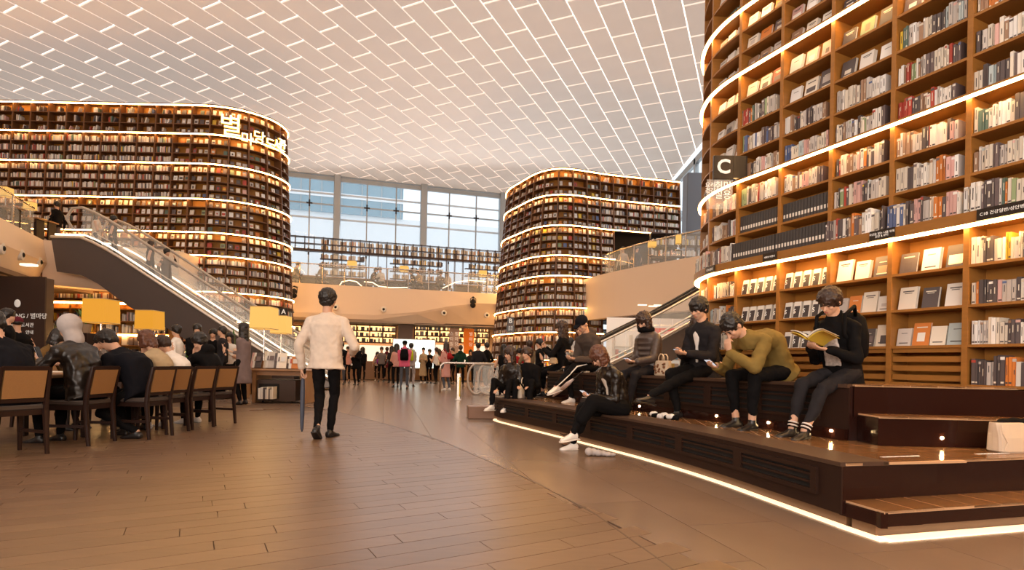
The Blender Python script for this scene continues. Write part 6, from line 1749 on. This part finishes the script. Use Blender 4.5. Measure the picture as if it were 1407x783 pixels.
# ================================================================ far balcony: open steel bookshelf, tables, lamps, people
M_STEELD = mat('dark_brown_steel', (.05, .028, .022), .45, metal=.3)
fs = empty('steel_bookshelf', W0 + WN * 3.6, rzW, 'open dark steel bookshelf along the far balcony window', 'bookcase')
def fx(px, off=3.6):
    o = W0 + WN * off; U = (px - 703.5) / F; t = (U * o.y - o.x) / (WD.x - U * WD.y); return t
def fz(px, py, off=3.6): o = W0 + WN * off + WD * fx(px, off); return at(px, py, o.y).z
x0, x1, xL = fx(437), fx(700), fx(376); ztop, zbeam = fz(540, 335), fz(540, 352)
n_ = int((x1 - xL) / .47); zr_ = [ztop, (ztop + zbeam) / 2, zbeam] + [zbeam - .42 * k for k in range(1, 7)]
for k in range(n_ + 1):
    x = xL + k * .47; MB().box(x - .02, x + .02, -.15, .15, 4.4 if x > x0 - .3 else zbeam, ztop + .04).build('post', M_STEELD, fs)
gaps = [(fx(497), fx(533)), (fx(604), fx(636))]
for i, z in enumerate(zr_):
    t_ = .06 if i == 2 else .018
    if z < 4.45: continue
    segs = [(xL if i < 3 else x0, x1)] if i < 3 else [(x0, gaps[0][0]), (gaps[0][1], gaps[1][0]), (gaps[1][1], x1)]
    for a, b in segs: MB().box(a, b, -.16, .16, z - t_, z + t_).build('shelf', M_STEELD, fs)
MW = Matrix.Translation(W0 + WN * 3.6) @ Matrix.Rotation(rzW, 4, 'Z'); random.seed(77)
tx_, ny_ = WD, -WN
for i, z in enumerate(zr_[1:]):
    if z < 4.45: continue
    a = x0
    while a < x1 - .1:
        if i >= 2 and any(g0 < a + .2 < g1 for g0, g1 in gaps): a += .47; continue
        x = a + .04
        while x < a + .40:
            w = random.uniform(.03, .06); col, _ = pick(PALE)
            spine_box(BOOKS_REST, MW @ V3(x, -.08, z + (.06 if i == 1 else .018)), tx_, ny_, V3(0, 0, 1), w, .14, random.uniform(.20, .27), col); x += w + .003
        a += .47
def small_table(x, off, lab, w=.7):
    c = W0 + WN * off + WD * x; o = empty('table', (c.x, c.y, 4.4), rzW, lab, 'table', 'tables on the far balcony')
    MB().bevbox(-w, w, -.35, .35, .70, .75, .01).build('tabletop', M_TBW, o)
    for q in (-1, 1): MB().box(q * (w - .08) - .03, q * (w - .08) + .03, -.3, .3, 0, .70).build('leg', M_CHW, o)
    MB().box(-w + .1, w - .1, .2, .24, .2, .70).build('modesty_panel', mat('desk_cabinet', (.05, .028, .02), .5), o)
for i, px in enumerate((420, 455, 490, 540, 582, 640)):
    small_table(fx(px, 5.2), 5.2, f'dark reading table on the far balcony, {ORD[i]} from tower A', .75)
for i, (px, top_, rz, hr) in enumerate(((401, 'taupe', -100, B_), (442, 'grey', 160, B_), (509, 'black', -90, ('ponytail', H_BLACK)), (522, 'white', 170, B_), (567, 'black', 100, B_), (575, 'beige', 150, B_), (602, 'grey', 200, B_), (614, 'cream', 160, ('long', H_DARK)))):
    c = W0 + WN * 5.9 + WD * fx(px, 5.9)
    P = human(f'reader in {top_} on the far balcony, {ORD[i]} from tower A', (c.x, c.y, 4.4 + .45), R(rz), h=1.66, pel=(0, 0, .10), lean=.3, bend=.6, head=(0, .4, 0), hands={1: (.12, .40, .28), -1: (-.12, .40, .28)}, feet={1: (.1, .4, -.37), -1: (-.1, .4, -.37)}, poleK={1: (.1, 1, 1), -1: (-.1, 1, 1)}, top=top_, bottom='black', hair=hr, voxel=.028)
    st_ = empty('stool', (c.x, c.y, 4.4), 0, f'low seat of the {ORD[i]} reader on the far balcony', 'stool', 'seats on the far balcony')
    MB().bevbox(-.22, .22, -.22, .22, .38, .44, .01).build('seat', mat('grey_seat', (.25, .21, .19), .7), st_)
    for a_ in (-1, 1):
        for b_ in (-1, 1): MB().box(a_ * .17 - .02, a_ * .17 + .02, b_ * .17 - .02, b_ * .17 + .02, 0, .38).build('leg', M_CHW, st_)
for px0, px1, py0, py1, lab in ((478.5, 489.5, 359, 366.5, 'left'), (550, 561, 366, 373, 'middle'), (658, 669, 372.5, 379.5, 'right')):
    o_ = W0 + WN * 5.2 + WD * fx((px0 + px1) / 2, 5.2); lamp(px0, px1, py0, py1, o_.y, 5.15, f'small glowing lamp on the far balcony, {lab} one', M_SHADE2, 'small lamps on the far balcony', 0)
for i, pts in enumerate(([(466, 393), (470, 387), (480, 385), (490, 387), (497, 393)], [(500, 387), (512, 388), (520, 393), (535, 395), (560, 395)], [(608, 396), (625, 388), (645, 385), (668, 387)])):
    pp = []
    for px, py in pts: o_ = BF0 - WN * .9; U = (px - 703.5) / F; t = (U * o_.y - o_.x) / (WD.x - U * WD.y); c = o_ + WD * t; pp.append(at(px, py, c.y))
    o = MB().tube(pp, .025, 6).build('light_tube', mat('tube_glow', (1, .85, .6), emit=3, ecol=(1, .75, .45))); tag(o, f'curved glowing tube light on the far balcony, {ORD[i]} from tower A', 'light', 'curved tube lights on the far balcony')

# right balcony
rs = empty('steel_bookshelf', at(920, 500, 22.5), 0, 'dark steel bookshelf on the right balcony beside the opening', 'bookcase'); rs.location.z = 4.42
for k in range(5):
    MB().box(-.9 + k * .62, -.86 + k * .62, -.12, .12, 0, 1.95 if k > 0 else 1.9).build('post', M_STEELD, rs)
for z in (.1, .55, 1.0, 1.45, 1.93): MB().box(-.9, 1.62, -.14, .14, z - .02, z + .02).build('shelf', M_STEELD, rs)
for z in (.12, .57, 1.02, 1.47):
    x = -.84
    while x < 1.5:
        w = random.uniform(.03, .06); col, _ = pick(PALE); spine_box(BOOKS_REST, rs.location + V3(x, -.08, z), V3(1, 0, 0), V3(0, 1, 0), V3(0, 0, 1), w, .14, random.uniform(.2, .28), col); x += w + random.choice((0, 0, 0, .08))
for px0, px1, py0, py1, lab in ((891, 901, 332.5, 339, 'beside the black opening'), (929, 935.5, 323, 335, 'nearer the right bookcase')):
    lamp(px0, px1, py0, py1, 20.2 if px0 < 920 else 19.2, 5.0, f'small glowing lamp on the right balcony {lab}', M_SHADE2, 'small lamps on the right balcony', 0)
t_ = empty('table', (at(922, 500, 21.3).x, 21.3, 4.42), -.8, 'long table with small lamps on the right balcony', 'table'); MB().box(-1.2, 1.2, -.3, .3, .54, .58).build('tabletop', M_TBW, t_)
for q in (-1, 1): MB().box(q * 1.1 - .03, q * 1.1 + .03, -.25, .25, 0, .54).build('leg', M_CHW, t_)
for px, top_, rz, Y, lab in ((853, 'lightgrey', 150, 23.6, 'grey-haired man in pale top on the right balcony'), (834, 'beige', 60, 24.4, 'woman in beige at the corner of the right balcony'), (872, 'charcoal', 200, 23.4, 'person in dark jacket on the right balcony')):
    c = at(px, 500, Y); human(lab, (c.x, Y, 4.42), R(rz), h=1.62, top=top_, bottom='black', hair=B_, voxel=.026)
# left balcony lamps
for px0, px1, py0, py1, Y, lab in ((1, 14, 258, 270, 16.5, 'nearest the frame edge'), (36, 47, 278, 288, 17.8, 'in the middle'), (54, 62, 301, 308, 18.2, 'nearest the escalator')):
    c = at((px0 + px1) / 2, 500, Y); t_ = empty('table', (c.x, Y, 4.62), 0, f'narrow console on the left balcony, {lab}', 'table', 'consoles on the left balcony')
    MB().box(-.3, .3, -.2, .2, .66, .70).build('tabletop', M_TBW, t_); [MB().box(q_ - .025, q_ + .025, -.15, .15, 0, .66).build('leg', M_CHW, t_) for q_ in (-.22, .22)]
    lamp(px0, px1, py0, py1, Y, 5.32, f'small glowing lamp on the left balcony, {lab}', M_SHADE2, 'small lamps on the left balcony', 0)
sl = MB().prism([(-15.2, 17.9), (-15.2, 20.0), (-22, 20.0), (-22, 4.5), (-10.4, 4.5), (-13.9, 14.7)], 4.5, 4.62).build('floor_left', M_SOFFIT); sl['kind'] = 'structure'

# ================================================================ rail, bollard and escalator ends before the crowd
gr = empty('guard_rail', (0, 0, 0), 0, 'bent steel guard rail in front of the visitors', 'railing')
a = atz(604.5, 539, 0); b = at(675, 497, a.y)
MB().tube([(a.x, a.y, 0), (a.x, a.y, .80), (a.x + .03, a.y, .88), (a.x + .10, a.y, .93), (a.x + .2, a.y, .945), (b.x, a.y, .945), (b.x + .08, a.y, .88), (b.x + .1, a.y, 0)], .035, 10).build('tube', M_STEEL, gr, smooth=True)
bo = atz(630, 549, 0); b_ = empty('bollard', bo, 0, 'short steel post with a yellow stripe before the guard rail', 'post')
MB().bevbox(-.05, .05, -.05, .05, 0, .68, .01).build('post_body', M_STEEL, b_); MB().box(.015, .045, -.056, -.05, .08, .58).build('stripe', mat('yellow_stripe', (.7, .5, .02), .5), b_); MB().bevbox(-.08, .08, -.08, .08, 0, .02, .004).build('base', M_STEEL, b_)
es = empty('escalator_entry', (0, 0, 0), 0, 'paired looped handrails where an escalator leads down', 'escalator')
for px, Y, w in ((655, 16.6, .30), (668, 17.0, .28)):
    c = at(px, 520, Y); pts = []
    for i in range(13): t = R(60 + 240 * i / 12); pts.append((c.x + w * .9 * math.cos(t), Y, .48 + .46 * math.sin(t)))
    MB().tube([(c.x + 1.6, Y, .94), (c.x + .2, Y, .94)] + pts[1:] + [(c.x + .3, Y, .02), (c.x + 1.6, Y, .02)], .032, 8).build('handrail', M_RUB, es, smooth=True)
    MB().box(c.x - .1, c.x + 1.5, Y - .006, Y + .006, .05, .90).build('pane', M_GLASS, es)
MB().box(at(655, 520, 16.6).x + .3, at(655, 520, 16.6).x + 1.6, 16.65, 16.95, 0, .03).build('comb_plate', M_STEEL, es)

# bright kiosk seen under the right escalator
kx0, kx1 = at(838, 470, 18.2).x, at(975, 470, 18.2).x
ki = empty('shop_kiosk', (0, 18.2, 0), 0, 'bright white shop with red sign band behind the right escalator', 'shop')
MB().box(kx0, kx1, .6, .7, 0, 2.6).build('back_wall', mat('shop_white', (.8, .72, .65), .6, emit=.35, ecol=(1, .85, .7)), ki)
MB().box(at(893, 470, 17.6).x, kx1, -.6, -.5, at(900, 458, 17.6).z, at(900, 450.5, 17.6).z).build('sign_band', mat('red_sign', (.62, .02, .015), .4, emit=.5, ecol=(.7, .03, .02)), ki)
text('letter', 'Auge', .16, M_WHITETXT, (at(915, 455, 17.5).x, -.62, at(915, 454.5, 17.5).z - .03), (R(90), 0, 0), ki, .004)
for k in range(6):
    x = lerp(kx0 + .2, kx1 - .2, k / 5); MB().box(x - .02, x + .02, .2, .6, .1, 2.0).build('shelf_upright', M_LAMPW, ki)
for z in (.4, .8, 1.2, 1.6): MB().box(kx0 + .2, kx1 - .2, .25, .6, z - .015, z + .015).build('shelf', M_LAMPW, ki)
g = MB(); random.seed(41)
for z in (.415, .815, 1.215):
    x = kx0 + .25
    while x < kx1 - .4:
        w = random.uniform(.06, .15); h_ = random.uniform(.15, .3); col = random.choice(((.7, .1, .08), (.8, .75, .7), (.2, .45, .6), (.8, .6, .2), (.75, .7, .66))); g.obox((x + w / 2, .38, z + h_ / 2), (w / 2, 0, 0), (0, .06, 0), (0, 0, h_ / 2), 0, col); x += w + .02
tag(g.build('goods', M_BOOK, ki, col=True), kind='stuff')
for k, (px, py) in enumerate(((882, 442), (897, 431), (904, 441), (911, 430))):
    c = at(px, py, 16.8 + .3 * (k % 2)); o = MB().bevbox(-.13, .13, -.05, .05, -.015, .015, .004).build('ceiling_light', mat('spot_bar', (1, .8, .6), emit=5, ecol=(1, .75, .5)), None, loc=(c.x, c.y, 2.82)); tag(o, f'slim ceiling light under the right balcony, {ORD[k]} from the quilted jacket', 'light', 'slim lights under the right balcony')

# ================================================================ bags and small things on the seating
def handbag(loc, rz, w, d, h, m_, lab, name='handbag', handle=True, tie=False, spots=None):
    o = empty(name, loc, rz, lab, 'bag')
    MB().loft([(V3(0, 0, 0), V3(w * .44, 0, 0), V3(0, d * .45, 0)), (V3(0, 0, h * .06), V3(w * .5, 0, 0), V3(0, d * .5, 0)), (V3(0, 0, h * .5), V3(w * .50, 0, 0), V3(0, d * .46, 0)), (V3(0, 0, h * .97), V3(w * .53, 0, 0), V3(0, d * .30, 0)), (V3(0, 0, h), V3(w * .53, 0, 0), V3(0, d * .26, 0))], 24, pw=4).build('bag_body', m_, o, smooth=False)
    MB().loft([(V3(0, 0, h * .985), V3(w * .50, 0, 0), V3(0, d * .22, 0)), (V3(0, 0, h * 1.004), V3(w * .50, 0, 0), V3(0, d * .22, 0))], 24, pw=4).build('opening', M_BLACK, o)
    if handle:
        for y in (-.25, .25): MB().tube([(-w * .22, y * d, h * .95), (-w * .20, y * d, h * 1.25), (-w * .08, y * d, h * 1.42), (w * .08, y * d, h * 1.42), (w * .20, y * d, h * 1.25), (w * .22, y * d, h * .95)], .008, 6).build('handle', m_ if not tie else C['black'], o, smooth=True)
    if spots:
        random.seed(4)
        for i in range(16):
            x, z = random.uniform(-.42, .42) * w, random.uniform(.12, .9) * h
            MB().ell((x, -d * .46, z), (V3(1, 0, 0), V3(0, 1, 0), V3(0, 0, 1)), random.uniform(.012, .024), .012, random.uniform(.010, .020), 7, 5).build('patch', spots, o)
    return o
hb_ = at(1392, 560, 4.02); hb_.z = H1; o = handbag((hb_.x, hb_.y, H1), .22, .36, .15, .215, mat('cream_leather', (.62, .50, .38), .4, noise=.06, nscale=3), 'cream leather tote bag standing on the lower tier at the frame edge', handle=False)
MB().tube([(-.18, -.06, .20), (-.20, -.08, .14), (-.17, -.09, .08), (-.20, -.09, .03)], .005, 6).build('tassel', mat('cream_leather', (.62, .50, .38), .4), o)
c_ = MB(); random.seed(8)
for i in range(5): c_.ell((random.uniform(-.10, .14), random.uniform(-.02, .03), .21 + random.uniform(0, .02)), (V3(1, 0, 0), V3(0, 1, 0), V3(0, 0, 1)), .06, .035, .03, 8, 6)
o2 = empty('folded_cloth', (hb_.x, hb_.y, H1), .22, 'dark cloth stuffed in the cream tote bag', 'cloth'); soft(c_, 'cloth_bundle', C['black'], o2, .01)
q_, rz_ = tier_spot(pU, 911, H2, .20); handbag(q_, rz_ + PI, .25, .12, .19, mat('cream_hide', (.62, .48, .34), .6), 'giraffe-patterned tan handbag beside the quilted jacket', spots=mat('brown_patch', (.20, .08, .03), .6), tie=False)
q_, rz_ = tier_spot(pU, 803, H2, .06); handbag(q_, rz_ + PI, .22, .09, .15, mat('cream_hide', (.62, .48, .34), .6), 'small cream flap bag beside the man in the cap', handle=False)
q_, rz_ = tier_spot(pU, 752, H2, .08); handbag(V3(q_.x, q_.y, H2 + .13), rz_ + PI, .34, .16, .10, mat('tan_canvas', (.42, .30, .18), .7), 'tan canvas bag on the lap of the woman in the black sweater', handle=False)
q_, rz_ = tier_spot(pL, 707, H1, .42); handbag(V3(q_.x - .0, q_.y - .25, H1), rz_ + PI, .28, .14, .24, mat('white_canvas', (.70, .62, .52), .7), 'crumpled white bag at the end of the lower tier', handle=True)
# rolled striped scarf on the lower tier
q_, rz_ = tier_spot(pL, 913, H1, .45); o = empty('rolled_scarf', q_, rz_, 'black and white striped scarf bundle on the lower tier', 'scarf')
for i in range(9):
    a = V3(-.20 + .05 * i, .02 * math.sin(i * 1.3), .025 + .01 * math.sin(i * 2)); MB().cap(a, a + V3(.045, .01, -.005), .030, .028, 10).build('stripe', C['white'] if i % 2 or i in (4,) else C['black'], o, smooth=True)
# crumpled cloth on the floor behind the sneakers
c = atz(822, 627, 0); o = empty('crumpled_cloth', c, 0, 'crumpled pale cloth on the floor behind the white sneakers', 'cloth'); m_ = MB()
for i in range(6): m_.ell((-.10 + .05 * i, .02 * (i % 2), .05 - .006 * i), (V3(1, 0, 0), V3(0, 1, 0), V3(0, 0, 1)), .045, .035, .045 - .005 * i, 8, 6)
soft(m_, 'cloth_folds', C['lightgrey'], o, .010)
# pale umbrella leaning in front of the man in the cap
a_, b_ = atz(757, 547, H1), at(790, 519, 7.6); d = b_ - a_
o = empty('umbrella', a_, 0, 'pale pink and white folded umbrella leaning by the man in the cap', 'umbrella')
MB().tube([(0, 0, .01), d * .08, d * .3, d * .75, d * .95], .03, 10, rs=[.006, .012, .030, .034, .012]).build('folded_canopy', mat('pale_umbrella', (.75, .62, .58), .5, noise=.2, nscale=20), o, smooth=True)
MB().tube([d * .95, d * 1.15, d * 1.2 + V3(.03, 0, .01)], .008, 6).build('handle', M_BLACK, o)
# second notebook label patch on the skirt
lbp = MB().obox((0, 0, 0), (.035, 0, 0), (0, .0, .03), (0, .003, .001)).build('cloth_patch', C['white'], PB['root'], loc=PB['pel'] + V3(-.30 * 0 + .26, .20, .045))
# ================================================================ all remaining books, too many to count
if BOOKS_REST.v:
    o = BOOKS_REST.build('books', M_BOOK, None, col=True)
    tag(o, 'thousands of small books packed in the tall bookcase towers', 'books', kind='stuff')

# ================================================================ turn the lettering and the rounded figures into plain meshes
tmp = {}
for key, (cu, users) in TXT.items():
    t_ = bpy.data.objects.new('lettering_source', cu); COL.objects.link(t_); tmp[key] = t_
dg = bpy.context.evaluated_depsgraph_get()
for key, (cu, users) in TXT.items():
    me = bpy.data.meshes.new_from_object(tmp[key].evaluated_get(dg))
    for u in users: u.data = me
new = [(o, bpy.data.meshes.new_from_object(o.evaluated_get(dg)), m_) for o, m_ in SOFT]
for o, me, m_ in new:
    me.materials.clear(); me.materials.append(m_)
    me.polygons.foreach_set('use_smooth', [True] * len(me.polygons))
    if 'Col' in me.color_attributes: pass
    o.modifiers.clear(); o.data = me
for t_ in tmp.values(): bpy.data.objects.remove(t_)
